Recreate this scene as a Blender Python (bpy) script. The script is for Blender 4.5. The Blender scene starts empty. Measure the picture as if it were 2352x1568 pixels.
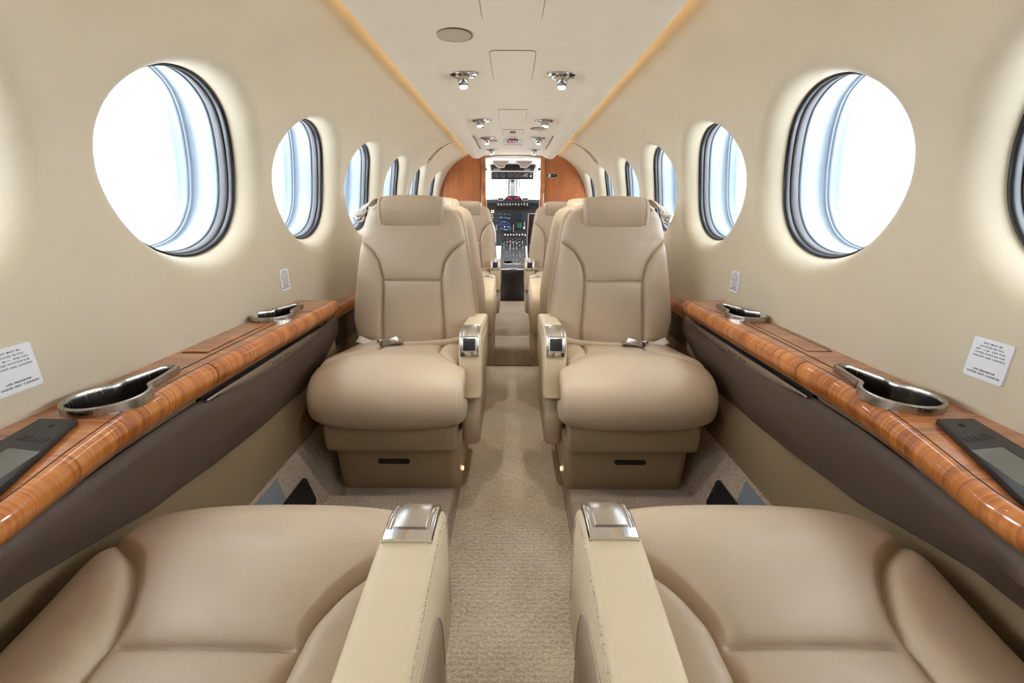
import bpy, bmesh, math, random
import numpy as np
from mathutils import Matrix, Vector
random.seed(7)
SC = bpy.context.scene
COL = SC.collection
PI = math.pi
H = 0.92            # eye height above the aisle floor; most shapes are measured from the eye level

# ------------------------------------------------------------------ camera, sky, exposure
PITCH = math.atan(311/980.0)
cam_d = bpy.data.cameras.new('camera'); cam = bpy.data.objects.new('camera', cam_d); COL.objects.link(cam)
cam_d.sensor_fit = 'HORIZONTAL'; cam_d.sensor_width = 36; cam_d.lens = 980/2352*36; cam_d.clip_start = 0.01; cam_d.clip_end = 200
def cam_axes():
    F, vx, vy, roll = 980.0, 1178.0-1176, 473.0-784, math.radians(0.3)
    fy = Vector((vx, -vy, -F)).normalized()
    up = Vector((math.sin(roll), math.cos(roll), 0))
    z = (up-fy*up.dot(fy)).normalized(); x = fy.cross(z)
    return x, fy, z
_ax = cam_axes()
RM = Matrix((_ax[0], _ax[1], _ax[2]))            # rows: world axes seen in the camera -> camera axes in world = same matrix
cam.matrix_world = Matrix.Translation((0, 0, H)) @ RM.to_4x4()
SC.camera = cam
def at(px, py, Y):
    d = RM @ Vector((px-1176, -(py-784), -980.0)); return d*(Y/d[1])

world = bpy.data.worlds.new('overcast_sky'); SC.world = world; world.use_nodes = True
bg = world.node_tree.nodes['Background']; bg.inputs[0].default_value = (0.93, 0.965, 1, 1); bg.inputs[1].default_value = 7.5
SC.view_settings.view_transform = 'Standard'; SC.view_settings.look = 'None'
SC.view_settings.exposure = 0.92; SC.view_settings.gamma = 1; SC.view_settings.use_curve_mapping = False
SC.cycles.max_bounces = 14; SC.cycles.diffuse_bounces = 10; SC.cycles.glossy_bounces = 5; SC.cycles.transparent_max_bounces = 24
SC.cycles.sample_clamp_indirect = 6

# ------------------------------------------------------------------ materials
def lin(r, g, b):
    f = lambda c: (c/255/12.92) if c/255 <= .04045 else ((c/255+.055)/1.055)**2.4
    return (f(r), f(g), f(b), 1)
class NT:
    def __init__(s, name):
        s.m = bpy.data.materials.new(name); s.m.use_nodes = True; s.t = s.m.node_tree
        s.b = s.t.nodes['Principled BSDF']; s.out = s.t.nodes['Material Output']
    def n(s, typ, **kw):
        x = s.t.nodes.new(typ)
        for k, v in kw.items(): setattr(x, k, v)
        return x
    def l(s, a, b): s.t.links.new(a, b)
    def coord(s, sc=(1, 1, 1), rot=(0, 0, 0)):
        tc = s.n('ShaderNodeTexCoord'); mp = s.n('ShaderNodeMapping'); mp.inputs['Scale'].default_value = sc; mp.inputs['Rotation'].default_value = rot
        s.l(tc.outputs['Object'], mp.inputs['Vector']); return mp.outputs['Vector']
    def noise(s, vec, scale, detail=3, rough=.5, dist=0):
        x = s.n('ShaderNodeTexNoise'); x.inputs['Scale'].default_value = scale; x.inputs['Detail'].default_value = detail
        x.inputs['Roughness'].default_value = rough; x.inputs['Distortion'].default_value = dist; s.l(vec, x.inputs['Vector']); return x.outputs['Fac']
    def ramp(s, fac, stops):
        x = s.n('ShaderNodeValToRGB'); e = x.color_ramp.elements
        e[0].position, e[0].color = stops[0]; e[1].position, e[1].color = stops[-1]
        for p, c in stops[1:-1]: q = e.new(p); q.color = c
        s.l(fac, x.inputs['Fac']); return x.outputs['Color']
    def bump(s, h, strength, dist):
        x = s.n('ShaderNodeBump'); x.inputs['Strength'].default_value = strength; x.inputs['Distance'].default_value = dist
        s.l(h, x.inputs['Height']); s.l(x.outputs['Normal'], s.b.inputs['Normal']); return x
    def math(s, op, a, b=None):
        x = s.n('ShaderNodeMath', operation=op)
        for i, v in enumerate((a, b)):
            if v is None: continue
            if isinstance(v, (int, float)): x.inputs[i].default_value = v
            else: s.l(v, x.inputs[i])
        return x.outputs[0]
def plain(name, c, rough=.5, metal=0, coat=0, spec=.5):
    k = NT(name); k.b.inputs['Base Color'].default_value = c; k.b.inputs['Roughness'].default_value = rough
    k.b.inputs['Metallic'].default_value = metal; k.b.inputs['Coat Weight'].default_value = coat; k.b.inputs['Specular IOR Level'].default_value = spec
    return k.m
def grained(name, c, rough, scale, strength, dist, vary=.04, spec=.5):
    k = NT(name); v = k.coord()
    h = k.noise(v, scale, 3, .6)
    big = k.noise(v, 6, 2)
    d = tuple(x*(1-vary) for x in c[:3])+(1,); u = tuple(min(1, x*(1+vary)) for x in c[:3])+(1,)
    k.l(k.ramp(big, [(.3, d), (.7, u)]), k.b.inputs['Base Color'])
    k.b.inputs['Roughness'].default_value = rough; k.b.inputs['Specular IOR Level'].default_value = spec
    k.bump(h, strength, dist); return k.m
def emit(name, c, s):
    k = NT(name); k.b.inputs['Base Color'].default_value = (0, 0, 0, 1); k.b.inputs['Emission Color'].default_value = c; k.b.inputs['Emission Strength'].default_value = s
    return k.m
def wood(name, feather=False):
    k = NT(name)
    if not feather:
        v = k.coord((2.2, 34, 2.2)); w = k.coord((60, 60, 60)); big = k.coord((3, 9, 3))
        a = k.noise(v, 1.6, 4, .55, .9); b = k.noise(k.coord((14, 260, 14)), 1.0, 2, .5, .3); g = k.noise(big, 1.3, 2)
        f = k.math('ADD', k.math('MULTIPLY', a, .50), k.math('MULTIPLY', b, .34)); f = k.math('ADD', f, k.math('MULTIPLY', g, .16))
        c = k.ramp(f, [(.34, lin(112, 50, 14)), (.44, lin(154, 80, 26)), (.51, lin(182, 104, 38)), (.62, lin(204, 132, 62))])
    else:
        tc = k.n('ShaderNodeTexCoord'); sp = k.n('ShaderNodeSeparateXYZ'); k.l(tc.outputs['Object'], sp.inputs[0])
        pp = k.math('PINGPONG', k.math('ADD', sp.outputs['X'], 10.0), .085)
        zz = k.math('ADD', sp.outputs['Z'], k.math('MULTIPLY', pp, .42))
        cb = k.n('ShaderNodeCombineXYZ'); k.l(k.math('MULTIPLY', sp.outputs['X'], 26), cb.inputs[0]); k.l(k.math('MULTIPLY', zz, 150), cb.inputs[2]); k.l(sp.outputs['Y'], cb.inputs[1])
        a = k.noise(cb.outputs[0], 1.5, 3, .55, .6)
        cb2 = k.n('ShaderNodeCombineXYZ'); k.l(k.math('MULTIPLY', sp.outputs['X'], 22), cb2.inputs[0]); k.l(k.math('MULTIPLY', sp.outputs['Z'], 1.5), cb2.inputs[2])
        g = k.noise(cb2.outputs[0], 1.5, 2)
        f = k.math('ADD', k.math('MULTIPLY', a, .62), k.math('MULTIPLY', g, .38))
        c = k.ramp(f, [(.32, lin(130, 62, 20)), (.5, lin(166, 88, 34)), (.68, lin(192, 116, 56))])
    k.l(c, k.b.inputs['Base Color']); k.b.inputs['Roughness'].default_value = .32
    k.b.inputs['Coat Weight'].default_value = 1; k.b.inputs['Coat Roughness'].default_value = .015; k.b.inputs['Coat IOR'].default_value = 1.75
    return k.m
def brushed(name, c, rough=.26, sc=(6, 6, 6), fine=(900, 8, 8)):
    k = NT(name); a = k.noise(k.coord(fine), 1.0, 2); g = k.noise(k.coord(sc), 3.0, 2)
    k.b.inputs['Base Color'].default_value = c; k.b.inputs['Metallic'].default_value = 1
    k.l(k.math('ADD', k.math('MULTIPLY', a, .18), rough-.08), k.b.inputs['Roughness']); k.bump(a, .06, .001); return k.m
def carpet(name, c1, c2, ribs=False):
    k = NT(name); v = k.coord(); n1 = k.noise(v, 420, 2, .7); n2 = k.noise(v, 130, 3, .6); n3 = k.noise(v, 5, 2)
    f = k.math('ADD', k.math('MULTIPLY', n1, .5), k.math('ADD', k.math('MULTIPLY', n2, .3), k.math('MULTIPLY', n3, .2)))
    if ribs:
        w = k.n('ShaderNodeTexWave', wave_type='BANDS', bands_direction='Y'); w.inputs['Scale'].default_value = 26; w.inputs['Distortion'].default_value = 7
        w.inputs['Detail'].default_value = 2; w.inputs['Detail Scale'].default_value = 3; k.l(v, w.inputs['Vector'])
        f = k.math('ADD', k.math('MULTIPLY', f, .88), k.math('MULTIPLY', w.outputs['Fac'], .07))
    k.l(k.ramp(f, [(.34, c1), (.64, c2)]), k.b.inputs['Base Color']); k.b.inputs['Roughness'].default_value = .95
    k.b.inputs['Specular IOR Level'].default_value = .1; k.b.inputs['Sheen Weight'].default_value = .15
    k.bump(f, .9, .006); return k.m
M = {}
M['wall'] = grained('cream_wall_vinyl', lin(204, 193, 169), .55, 600, .18, .0012, .02, .35)
M['ceiling'] = grained('cream_ceiling_vinyl', lin(220, 208, 186), .55, 700, .12, .001, .015, .35)
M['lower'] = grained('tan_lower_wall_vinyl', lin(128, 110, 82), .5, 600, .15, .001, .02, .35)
M['brown'] = grained('dark_brown_vinyl', lin(82, 67, 56), .42, 800, .2, .001, .03, .4)
M['leather'] = grained('tan_leather', lin(181, 163, 140), .42, 520, .22, .0012, .04, .45)
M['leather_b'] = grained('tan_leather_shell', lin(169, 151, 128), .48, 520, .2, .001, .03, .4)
M['leather_shade'] = grained('shaded_tan_leather', lin(146, 127, 101), .5, 520, .2, .001, .03, .35)  # seat leather darkened: shade low on the seat is put into the colour
M['arm'] = grained('lit_tan_leather', lin(206, 189, 158), .42, 520, .16, .001, .03, .4)  # same seat leather, lightened: the light on the armrests is in the colour
M['thread'] = plain('cream_thread', lin(206, 192, 168), .7)
M['wood'] = wood('figured_wood'); M['panelwood'] = wood('feathered_wood', True)
M['nickel'] = brushed('brushed_nickel', (.62, .59, .55, 1), .3)
M['cup'] = brushed('satin_nickel', (.50, .475, .44, 1), .2)
M['strip'] = brushed('champagne_strip', (.36, .33, .29, 1), .34)
M['chrome'] = plain('chrome', (.75, .75, .76, 1), .12, 1)
M['fixture'] = plain('polished_fixture', (.50, .485, .47, 1), .10, 1)
M['rim'] = brushed('cup_rim_metal', (.44, .41, .37, 1), .24)
M['black'] = plain('black_plastic', lin(24, 24, 26), .42)
M['jet'] = plain('jet_recess', lin(7, 7, 8), .6)
M['gasket'] = plain('black_rubber', lin(14, 15, 18), .35)
M['felt'] = grained('grey_felt', lin(108, 108, 110), .95, 900, .5, .001, .1)
M['sleeve'] = plain('pale_blue_acrylic', lin(116, 126, 136), .35)
M['sleeve2'] = plain('blue_grey_seal', lin(104, 117, 131), .35)
M['white'] = plain('white_label', lin(226, 229, 234), .45)
M['ink'] = plain('ink', lin(38, 38, 42), .6)
M['red'] = plain('red_ink', lin(190, 25, 35), .5)
M['line'] = plain('dark_seam', lin(92, 80, 66), .7)  # plain dark colour of panel gaps, vent slots and speaker rims
M['beige'] = plain('beige_fabric', lin(178, 166, 150), .8)
M['strap'] = grained('taupe_webbing', lin(206, 194, 182), .8, 900, .3, .001)
M['fleece'] = plain('cream_fleece', lin(224, 216, 206), .95)
M['panel'] = plain('dark_grey_panel', lin(40, 40, 44), .6)
M['lightgrey'] = plain('light_grey_trim', lin(200, 200, 198), .5)
M['plate'] = plain('blue_grey_plate', lin(108, 115, 123), .45)
M['darkbrown'] = plain('dark_brown_plastic', lin(52, 40, 34), .5)
M['grille'] = grained('speaker_cloth', lin(176, 162, 140), .8, 1500, .4, .001)
M['carpet'] = carpet('taupe_carpet', lin(112, 96, 84), lin(192, 175, 158))
M['aisle'] = carpet('ribbed_taupe_carpet', lin(140, 126, 106), lin(236, 222, 198), True)
M['cove'] = emit('warm_cove_strip', (1, .62, .22, 1), 9)
M['lens'] = emit('lamp_lens', (1, .97, .9, 1), 14)
M['amber'] = emit('amber_lamp', (1, .5, .12, 1), 14)
M['amberlit'] = emit('amber_button', (1, .62, .3, 1), 3)
M['redlit'] = emit('red_caption', (1, .03, .04, 1), .6)
M['screen'] = emit('dark_screen', (.002, .004, .012, 1), 1)
M['cyan'] = emit('cyan_symbology', (.05, .55, .8, 1), .4)
M['violet'] = emit('violet_symbology', (.25, .2, .75, 1), .55)
M['green'] = emit('green_symbology', (.05, .7, .18, 1), .3)
M['white_sym'] = emit('white_symbology', (.8, .85, .9, 1), .9)
M['teal'] = plain('dim_teal_screen', lin(22, 50, 70), .2)
M['lcd'] = plain('grey_lcd', lin(96, 98, 90), .22)
def glass(name, tint=(.97, .985, 1, 1)):
    k = NT(name); k.t.nodes.remove(k.b)
    tr = k.n('ShaderNodeBsdfTransparent'); tr.inputs[0].default_value = tint
    gl = k.n('ShaderNodeBsdfGlossy'); gl.inputs['Roughness'].default_value = .02
    mx = k.n('ShaderNodeMixShader'); mx.inputs[0].default_value = .05; k.l(tr.outputs[0], mx.inputs[1]); k.l(gl.outputs[0], mx.inputs[2]); k.l(mx.outputs[0], k.out.inputs[0])
    return k.m
M['glass'] = glass('window_acrylic')

# ------------------------------------------------------------------ object helpers
ORG = {}
def obj(name, vf, mat, parent=None, smooth=True, origin=None, kind=None, auto=None):
    V, F = vf
    V = np.asarray(V, float).reshape(-1, 3)
    o3 = np.zeros(3)
    if parent is not None:
        o3 = ORG[parent.name]
    else:
        V = V + np.array([0, 0, H])
        o3 = np.array(origin, float)+np.array([0, 0, H]) if origin is not None else V.mean(0)
    if parent is not None and parent.get('_local') is None:
        V = V + np.array([0, 0, H])
    me = bpy.data.meshes.new(name); me.from_pydata((V-o3).tolist(), [], [tuple(f) for f in F]); me.materials.append(mat)
    if smooth: me.polygons.foreach_set('use_smooth', [True]*len(me.polygons))
    me.update(); me.validate()
    o = bpy.data.objects.new(name, me); COL.objects.link(o)
    if smooth and auto is not None:
        me.set_sharp_from_angle(angle=math.radians(auto))
    if parent is not None:
        o.parent = parent
        if parent.get('_local') is not None: o['_local'] = 1
    else: o.location = o3
    ORG[o.name] = o3
    if kind: o['kind'] = kind
    return o
def tag(o, label=None, cat=None, group=None, kind=None):
    if label: o['label'] = label
    if cat: o['category'] = cat
    if group: o['group'] = group
    if kind: o['kind'] = kind
    return o
def thing(name, label, cat, loc, group=None, local=False, rz=0):
    o = bpy.data.objects.new(name, None); COL.objects.link(o); o.empty_display_size = .05
    L = np.array(loc, float)+np.array([0, 0, H]); o.location = L; o.rotation_euler[2] = rz
    ORG[o.name] = np.zeros(3) if local else L
    if local: o['_local'] = 1
    return tag(o, label, cat, group)
def join(*vfs):
    V, F = [], []
    for v, f in vfs:
        k = len(V); V += [tuple(p) for p in v]; F += [tuple(i+k for i in q) for q in f]
    return V, F
def from_bm(bm):
    bm.verts.index_update(); V = [tuple(v.co) for v in bm.verts]; F = [tuple(v.index for v in f.verts) for f in bm.faces]; bm.free(); return V, F
def box(x0, x1, y0, y1, z0, z1, b=0, seg=3):
    bm = bmesh.new(); bmesh.ops.create_cube(bm, size=1)
    for v in bm.verts: v.co = ((x0+x1)/2+v.co.x*(x1-x0), (y0+y1)/2+v.co.y*(y1-y0), (z0+z1)/2+v.co.z*(z1-z0))
    if b: bmesh.ops.bevel(bm, geom=bm.edges[:], offset=b, segments=seg, affect='EDGES', profile=.5)
    return from_bm(bm)
def xf(vf, m): return [tuple(m @ Vector(v)) for v in vf[0]], vf[1]
def mir(vf, s):
    if s > 0: return vf
    return [(-x, y, z) for x, y, z in vf[0]], [tuple(reversed(f)) for f in vf[1]]
def prism(poly, mapf, d0, d1, bev=0, seg=2):
    """poly 2d ccw, mapf(u,v,d)->3d"""
    bm = bmesh.new(); n = len(poly)
    a = [bm.verts.new((u, v, d0)) for u, v in poly]; b = [bm.verts.new((u, v, d1)) for u, v in poly]
    bm.faces.new(a[::-1]); bm.faces.new(b)
    for i in range(n): bm.faces.new((a[i], a[(i+1) % n], b[(i+1) % n], b[i]))
    if bev:
        ed = [e for e in bm.edges if abs(e.verts[0].co.z-e.verts[1].co.z) < 1e-9]
        bmesh.ops.bevel(bm, geom=ed, offset=bev, segments=seg, affect='EDGES', profile=.5)
    V, F = from_bm(bm)
    return [tuple(mapf(*v)) for v in V], F
def rrect(cx, cy, w, h, r, n=5):
    P = []
    for (sx, sy, a0) in ((1, 1, 0), (-1, 1, 90), (-1, -1, 180), (1, -1, 270)):
        for i in range(n+1):
            a = math.radians(a0+90*i/n); P.append((cx+sx*(w/2-r)+r*math.cos(a), cy+sy*(h/2-r)+r*math.sin(a)))
    return P
def loft(rings, closed=True, caps=True, loop=False):
    n = len(rings[0]); V = [tuple(p) for r in rings for p in r]; F = []
    R = len(rings)
    for i in range(R if loop else R-1):
        j = (i+1) % R
        for k in range(n if closed else n-1):
            k2 = (k+1) % n; F.append((i*n+k, i*n+k2, j*n+k2, j*n+k))
    if caps and closed and not loop: F.append(tuple(range(n))[::-1]); F.append(tuple((R-1)*n+k for k in range(n)))
    return V, F
def fixn(vf):
    bm = bmesh.new(); vs = [bm.verts.new(v) for v in vf[0]]
    for f in vf[1]:
        try: bm.faces.new([vs[i] for i in f])
        except ValueError: pass
    bmesh.ops.recalc_face_normals(bm, faces=bm.faces[:]); return from_bm(bm)
def tube(path, r, n=8, closed=False):
    P = [Vector(p) for p in path]; rings = []; L = len(P); up = None
    for i, p in enumerate(P):
        t = (P[(i+1) % L]-P[i-1]) if closed else (P[min(i+1, L-1)]-P[max(i-1, 0)])
        t.normalize()
        if up is None:
            up = Vector((0, 0, 1)) if abs(t.z) < .9 else Vector((1, 0, 0))
        a = t.cross(up).normalized(); b = a.cross(t).normalized(); up = b
        rr = r[i] if isinstance(r, (list, tuple)) else r
        rings.append([tuple(p+(a*math.cos(2*PI*k/n)+b*math.sin(2*PI*k/n))*rr) for k in range(n)])
    return fixn(loft(rings, True, not closed, closed))
def lathe(prof, c, axis='Z', n=32, cap=True):
    rings = []
    for r, h in prof:
        ring = []
        for k in range(n):
            a = 2*PI*k/n; u, v = r*math.cos(a), r*math.sin(a)
            p = (u, v, h) if axis == 'Z' else ((u, h, v) if axis == 'Y' else (h, u, v))
            ring.append((p[0]+c[0], p[1]+c[1], p[2]+c[2]))
        rings.append(ring)
    return fixn(loft(rings, True, cap))
def interp(x, xs, ys): return float(np.interp(x, xs, ys))
def smooth_path(P, n):
    """centripetal-ish Catmull-Rom, resampled evenly"""
    P = [np.array(p, float) for p in P]; Q = [2*P[0]-P[1]]+P+[2*P[-1]-P[-2]]; out = []
    for i in range(1, len(Q)-2):
        for t in np.linspace(0, 1, 24, endpoint=False):
            a, b, c, d = Q[i-1:i+3]
            out.append(.5*((2*b)+(-a+c)*t+(2*a-5*b+4*c-d)*t*t+(-a+3*b-3*c+d)*t**3))
    out.append(Q[-2]); out = np.array(out); d = np.r_[0, np.cumsum(np.linalg.norm(np.diff(out, axis=0), axis=1))]
    s = np.linspace(0, d[-1], n); return np.stack([np.interp(s, d, out[:, k]) for k in range(out.shape[1])], 1)
_txt = {}
def text(body, size, mapf, depth=.0003, spacing=1.15, bold=0.0):
    """centred text as mesh; mapf(u,v,d) -> 3d"""
    c = bpy.data.curves.new('t', 'FONT'); c.body = body; c.size = size; c.align_x = 'CENTER'; c.align_y = 'CENTER'; c.space_character = spacing
    c.extrude = depth; c.offset = bold; c.resolution_u = 2
    o = bpy.data.objects.new('t', c); COL.objects.link(o); bpy.context.view_layer.update()
    me = bpy.data.meshes.new_from_object(o.evaluated_get(bpy.context.evaluated_depsgraph_get()))
    V = [tuple(mapf(*v.co)) for v in me.vertices]; F = [tuple(p.vertices) for p in me.polygons]
    bpy.data.objects.remove(o); bpy.data.curves.remove(c); bpy.data.meshes.remove(me)
    return V, F

# ------------------------------------------------------------------ cabin section
LP = [(.682, -.36), (.677, -.285), (.672, -.2), (.671, -.1), (.671, -.02), (.668, .05), (.656, .12), (.632, .19), (.594, .265), (.534, .337), (.462, .392), (.386, .425), (.362, .444), (.335, .456)]
LPS = smooth_path(LP, 260)
_sd = np.r_[0, np.cumsum(np.linalg.norm(np.diff(LPS, axis=0), axis=1))]; SL = _sd[-1]
_tn = np.gradient(LPS, axis=0); _tn /= np.linalg.norm(_tn, axis=1)[:, None]
def wallP(y, s, off, side):
    x = np.interp(s, _sd, LPS[:, 0]); z = np.interp(s, _sd, LPS[:, 1]); tx = np.interp(s, _sd, _tn[:, 0]); tz = np.interp(s, _sd, _tn[:, 1])
    k = math.hypot(tx, tz); nx, nz = tz/k, -tx/k          # outward normal
    return (side*(x+nx*off), y, z+nz*off)
def s_of_z(z): return float(np.interp(z, LPS[:, 1], _sd))
SC_W = s_of_z(.067)       # window centre along the section
RY, RS = .200, .177       # half sizes of the window opening
Y_BACK, Y_FRONT = -1.25, 4.07
WC = {k_: [a+.042 for a in v] for k_, v in {-1: [-.667, -.150, .372, .93, 1.462, 1.996, 2.53, 3.12, 3.74], 1: [-.68, -.12, .423, .963, 1.503, 2.04, 2.585, 3.18, 3.78]}.items()}
def flare_depth(q):       # q: 1 at the ring, 0 at the outer rim of the dish
    return .054*q**2.9
def build_wall(side, name):
    cs = WC[side]; bd = [Y_BACK]+[(a+b)/2 for a, b in zip(cs, cs[1:])]+[Y_FRONT]
    V, F = [], []
    NS, NY = 44, 30
    for i, c in enumerate(cs):
        y0, y1 = bd[i], bd[i+1]
        rect = [(y1, SL*k/NS) for k in range(NS)]+[(y1+(y0-y1)*k/NY, SL) for k in range(NY)]+[(y0, SL*(1-k/NS)) for k in range(NS)]+[(y0+(y1-y0)*k/NY, 0) for k in range(NY)]
        ang = [math.atan2((s-SC_W)/RS, (y-c)/RY) for y, s in rect]
        rings = []
        FL = 1.325
        for j in range(21):
            t = (j/20)**1.8; e = 1+(FL-1)*t
            rings.append([wallP(c+RY*e*math.cos(a), SC_W+RS*e*math.sin(a), flare_depth(1-t), side) for a in ang])
        for j in range(1, 10):
            t = j/9
            rr = []
            for a, (y, s) in zip(ang, rect):
                cy, cs_ = c+RY*FL*math.cos(a), SC_W+RS*FL*math.sin(a)
                rr.append(wallP(cy+(y-cy)*t, cs_+(s-cs_)*t, 0, side))
            rings.append(rr)
        v, f = loft(rings, True, False); k = len(V); V += v; F += [tuple(a+k for a in q) for q in f]
    bm = bmesh.new(); vs = [bm.verts.new(v) for v in V]
    for f in F:
        try: bm.faces.new([vs[a] for a in f])
        except ValueError: pass
    bmesh.ops.remove_doubles(bm, verts=bm.verts[:], dist=.0004)
    bmesh.ops.recalc_face_normals(bm, faces=bm.faces[:])
    return obj(name, from_bm(bm), M['wall'], None, True, (side*.67, 1.4, 0), 'structure')
def ell(c, side, e, off, n=96, squash=1): return [wallP(c+RY*e*math.cos(2*PI*k/n), SC_W+RS*e*math.sin(2*PI*k/n)*squash, off, side) for k in range(n)]
wn = 0
def build_window(side, c):
    global wn
    wn += 1
    g = loft([ell(c, side, e, o+.012) for e, o in ((1.012, .040), (1.0, .036), (.986, .037), (.975, .042), (.975, .050), (.985, .056), (1.01, .058), (1.02, .048))], True, False, True)
    w = obj('window_%d' % wn, fixn(g), M['gasket'], None, True, (side*.70, c, .08), 'structure')
    obj('felt_ring', fixn(loft([ell(c, side, e, o+.012) for e, o in ((.985, .054), (.962, .054), (.952, .058), (.948, .068), (.955, .072), (.99, .072))], True, False)), M['felt'], w)
    obj('clear_sleeve', fixn(loft([ell(c, side, e, o+.012) for e, o in ((.955, .072), (.941, .072), (.937, .076), (.938, .090), (.928, .112), (.918, .132), (.90, .133), (.897, .138))], True, False)), M['sleeve'], w)
    obj('outer_seal', fixn(loft([ell(c, side, e, o+.012) for e, o in ((.90, .138), (.885, .139), (.878, .144), (.872, .160), (.865, .162), (.862, .172))], True, False)), M['sleeve2'], w)
    r = [ell(c, side, e, .098) for e in (.95, .7, .4, .12)]; obj('inner_pane', loft(r, True, True), M['glass'], w)
    r = [ell(c, side, e, .162) for e in (.885, .6, .3, .1)]; obj('outer_pane', loft(r, True, True), M['glass'], w)
for s_, nm in ((-1, 'wall_left'), (1, 'wall_right')):
    build_wall(s_, nm)
    for c in WC[s_]: build_window(s_, c)

# opaque outer skin so that the sky only comes in through the glazing
def skin(side):
    """fuselage skin: the same cell layout as the lining, further out, open at each window"""
    cs = WC[side]; bd = [Y_BACK]+[(a+b)/2 for a, b in zip(cs, cs[1:])]+[Y_FRONT]
    V, F = [], []
    for i, c in enumerate(cs):
        y0, y1 = bd[i], bd[i+1]
        rect = [(y1, SL*k/16) for k in range(16)]+[(y1+(y0-y1)*k/12, SL) for k in range(12)]+[(y0, SL*(1-k/16)) for k in range(16)]+[(y0+(y1-y0)*k/12, 0) for k in range(12)]
        ang = [math.atan2((s-SC_W)/RS, (y-c)/RY) for y, s in rect]
        r0 = [wallP(c+RY*.872*math.cos(a), SC_W+RS*.872*math.sin(a), .186, side) for a in ang]
        r1 = [wallP(y, s, .186, side) for y, s in rect]
        v, f = loft([r0, r1], True, False); k = len(V); V += v; F += [tuple(a+k for a in q) for q in f]
    return V, F
def sheet(pts, y0, y1):
    V = []
    for x, z in pts: V += [(x, y0, z), (x, y1, z)]
    return V, [(2*i, 2*i+1, 2*i+3, 2*i+2) for i in range(len(pts)-1)]
roof = sheet([(-.52, .60), (-.3, .66), (0, .68), (.3, .66), (.52, .60)], Y_BACK, Y_FRONT)
top_l = wallP(0, SL, .186, -1); top_r = wallP(0, SL, .186, 1)
hull = join(skin(-1), skin(1), sheet([(top_l[0], top_l[2]), (-.40, .62), (-.2, .66), (.2, .66), (.40, .62), (top_r[0], top_r[2])], Y_BACK, Y_FRONT),
            sheet([wallP(0, 0, .186, -1)[::2], (-.80, -.75), (-.7, -.98), (.7, -.98), (.80, -.75), wallP(0, 0, .186, 1)[::2]], Y_BACK, Y_FRONT))
obj('trim_1', hull, M['lightgrey'], None, False, (0, 1.4, 0), 'structure')

# ceiling panel with its drooping edges
CP = [(0, .430), (.10, .4295), (.19, .427), (.235, .421), (.262, .409), (.29, .395), (.318, .389), (.345, .393), (.359, .403), (.362, .414), (.355, .421), (.33, .424)]
half = smooth_path(CP, 60)
prof = [(-x, z) for x, z in half[::-1]][:-1]+[tuple(p) for p in half]
V = []; ys = [Y_BACK, Y_FRONT-.06, Y_FRONT-.03, Y_FRONT-.012, Y_FRONT-.004]
for y in ys:
    e = (0, 0, .004, .012, .022)[ys.index(y)]
    V.append([(x*(1-e*.3), y, z+(e if abs(x) > .24 else 0)) for x, z in prof])
obj('ceiling', fixn(loft(V, False, False)), M['ceiling'], None, True, (0, 1.4, .43), 'structure')

# cove light strips hidden above the ceiling's drooping edge
for s_, w_ in ((-1, 'left'), (1, 'right')):
    t = obj('cove_light', box(s_*.335-.008, s_*.335+.008, Y_BACK+.05, 2.86, .4275, .4335), M['cove'], None, False)
    tag(t, 'warm yellow light strip in the %s cove beside the ceiling panel' % w_, 'light strip', 'cove light strips')
    t = obj('cove_light', box(s_*.335-.008, s_*.335+.008, 2.94, Y_FRONT-.03, .4275, .4335), M['cove'], None, False)
    tag(t, 'short warm yellow light strip in the %s cove near the wooden bulkhead' % w_, 'light strip', 'cove light strips')

# ------------------------------------------------------------------ floor
ZO, ZA, XA = -.84, -.92, .178
def arc_edge(x0, sgn):
    return None
fl = join(box(-XA-.002, XA+.002, Y_BACK, 4.9, ZA-.03, ZA))
obj('floor', fl, M['aisle'], None, False, (0, 1.4, ZA), 'structure')
# main spar step across the aisle, carpet rolled over its edge
sp = [(2.412, -.915), (2.410, -.83), (2.413, -.812), (2.424, -.801), (2.445, -.797), (2.62, -.797), (2.645, -.801), (2.66, -.815), (2.662, -.915)]
obj('trim_2', loft([[(x, y, z) for y, z in sp] for x in (-XA-.03, XA+.03)], True, True), M['carpet'], None, True, (0, 2.5, -.9), 'structure', 40)
for s_, nm in ((-1, 'trim_3'), (1, 'trim_4')):
    # raised outboard floor with a rounded carpet edge along the aisle, a fold, then the sloping side carpet
    pts = [(XA, -.925), (XA, ZO-.012), (XA+.003, ZO-.004), (XA+.012, ZO), (.545, ZO), (.553, ZO+.003), (.622, -.684), (.64, -.66)]
    vf = mir(loft([[(x, y, z) for x, z in pts] for y in (Y_BACK, Y_FRONT)], False, False), s_)
    obj(nm, vf, M['carpet'], None, True, (s_*.4, 1.4, ZO), 'structure', 30)
    obj('baseboard_'+('left' if s_ < 0 else 'right'), mir(fixn(join(box(XA-.004, XA+.0005, Y_BACK, 4.07, -.92, -.905))), s_), M['carpet'], None, False, None, 'structure')

# ------------------------------------------------------------------ side consoles: wooden ledge, table leaf, brown panel
YS_ = [-1.3, .14, .31, .353, .461, .581, .65, .80, 1.16, 1.31]; XS_ = [.574, .574, .505, .509, .541, .566, .574, .574, .567, .567]
XB_ = [.601, .601, .558, .562, .581, .594, .600, .601, .600, .600]
def seam_x(y): return interp(y, YS_, XS_)
def bot_x(y): return interp(y, YS_, XB_)
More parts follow.
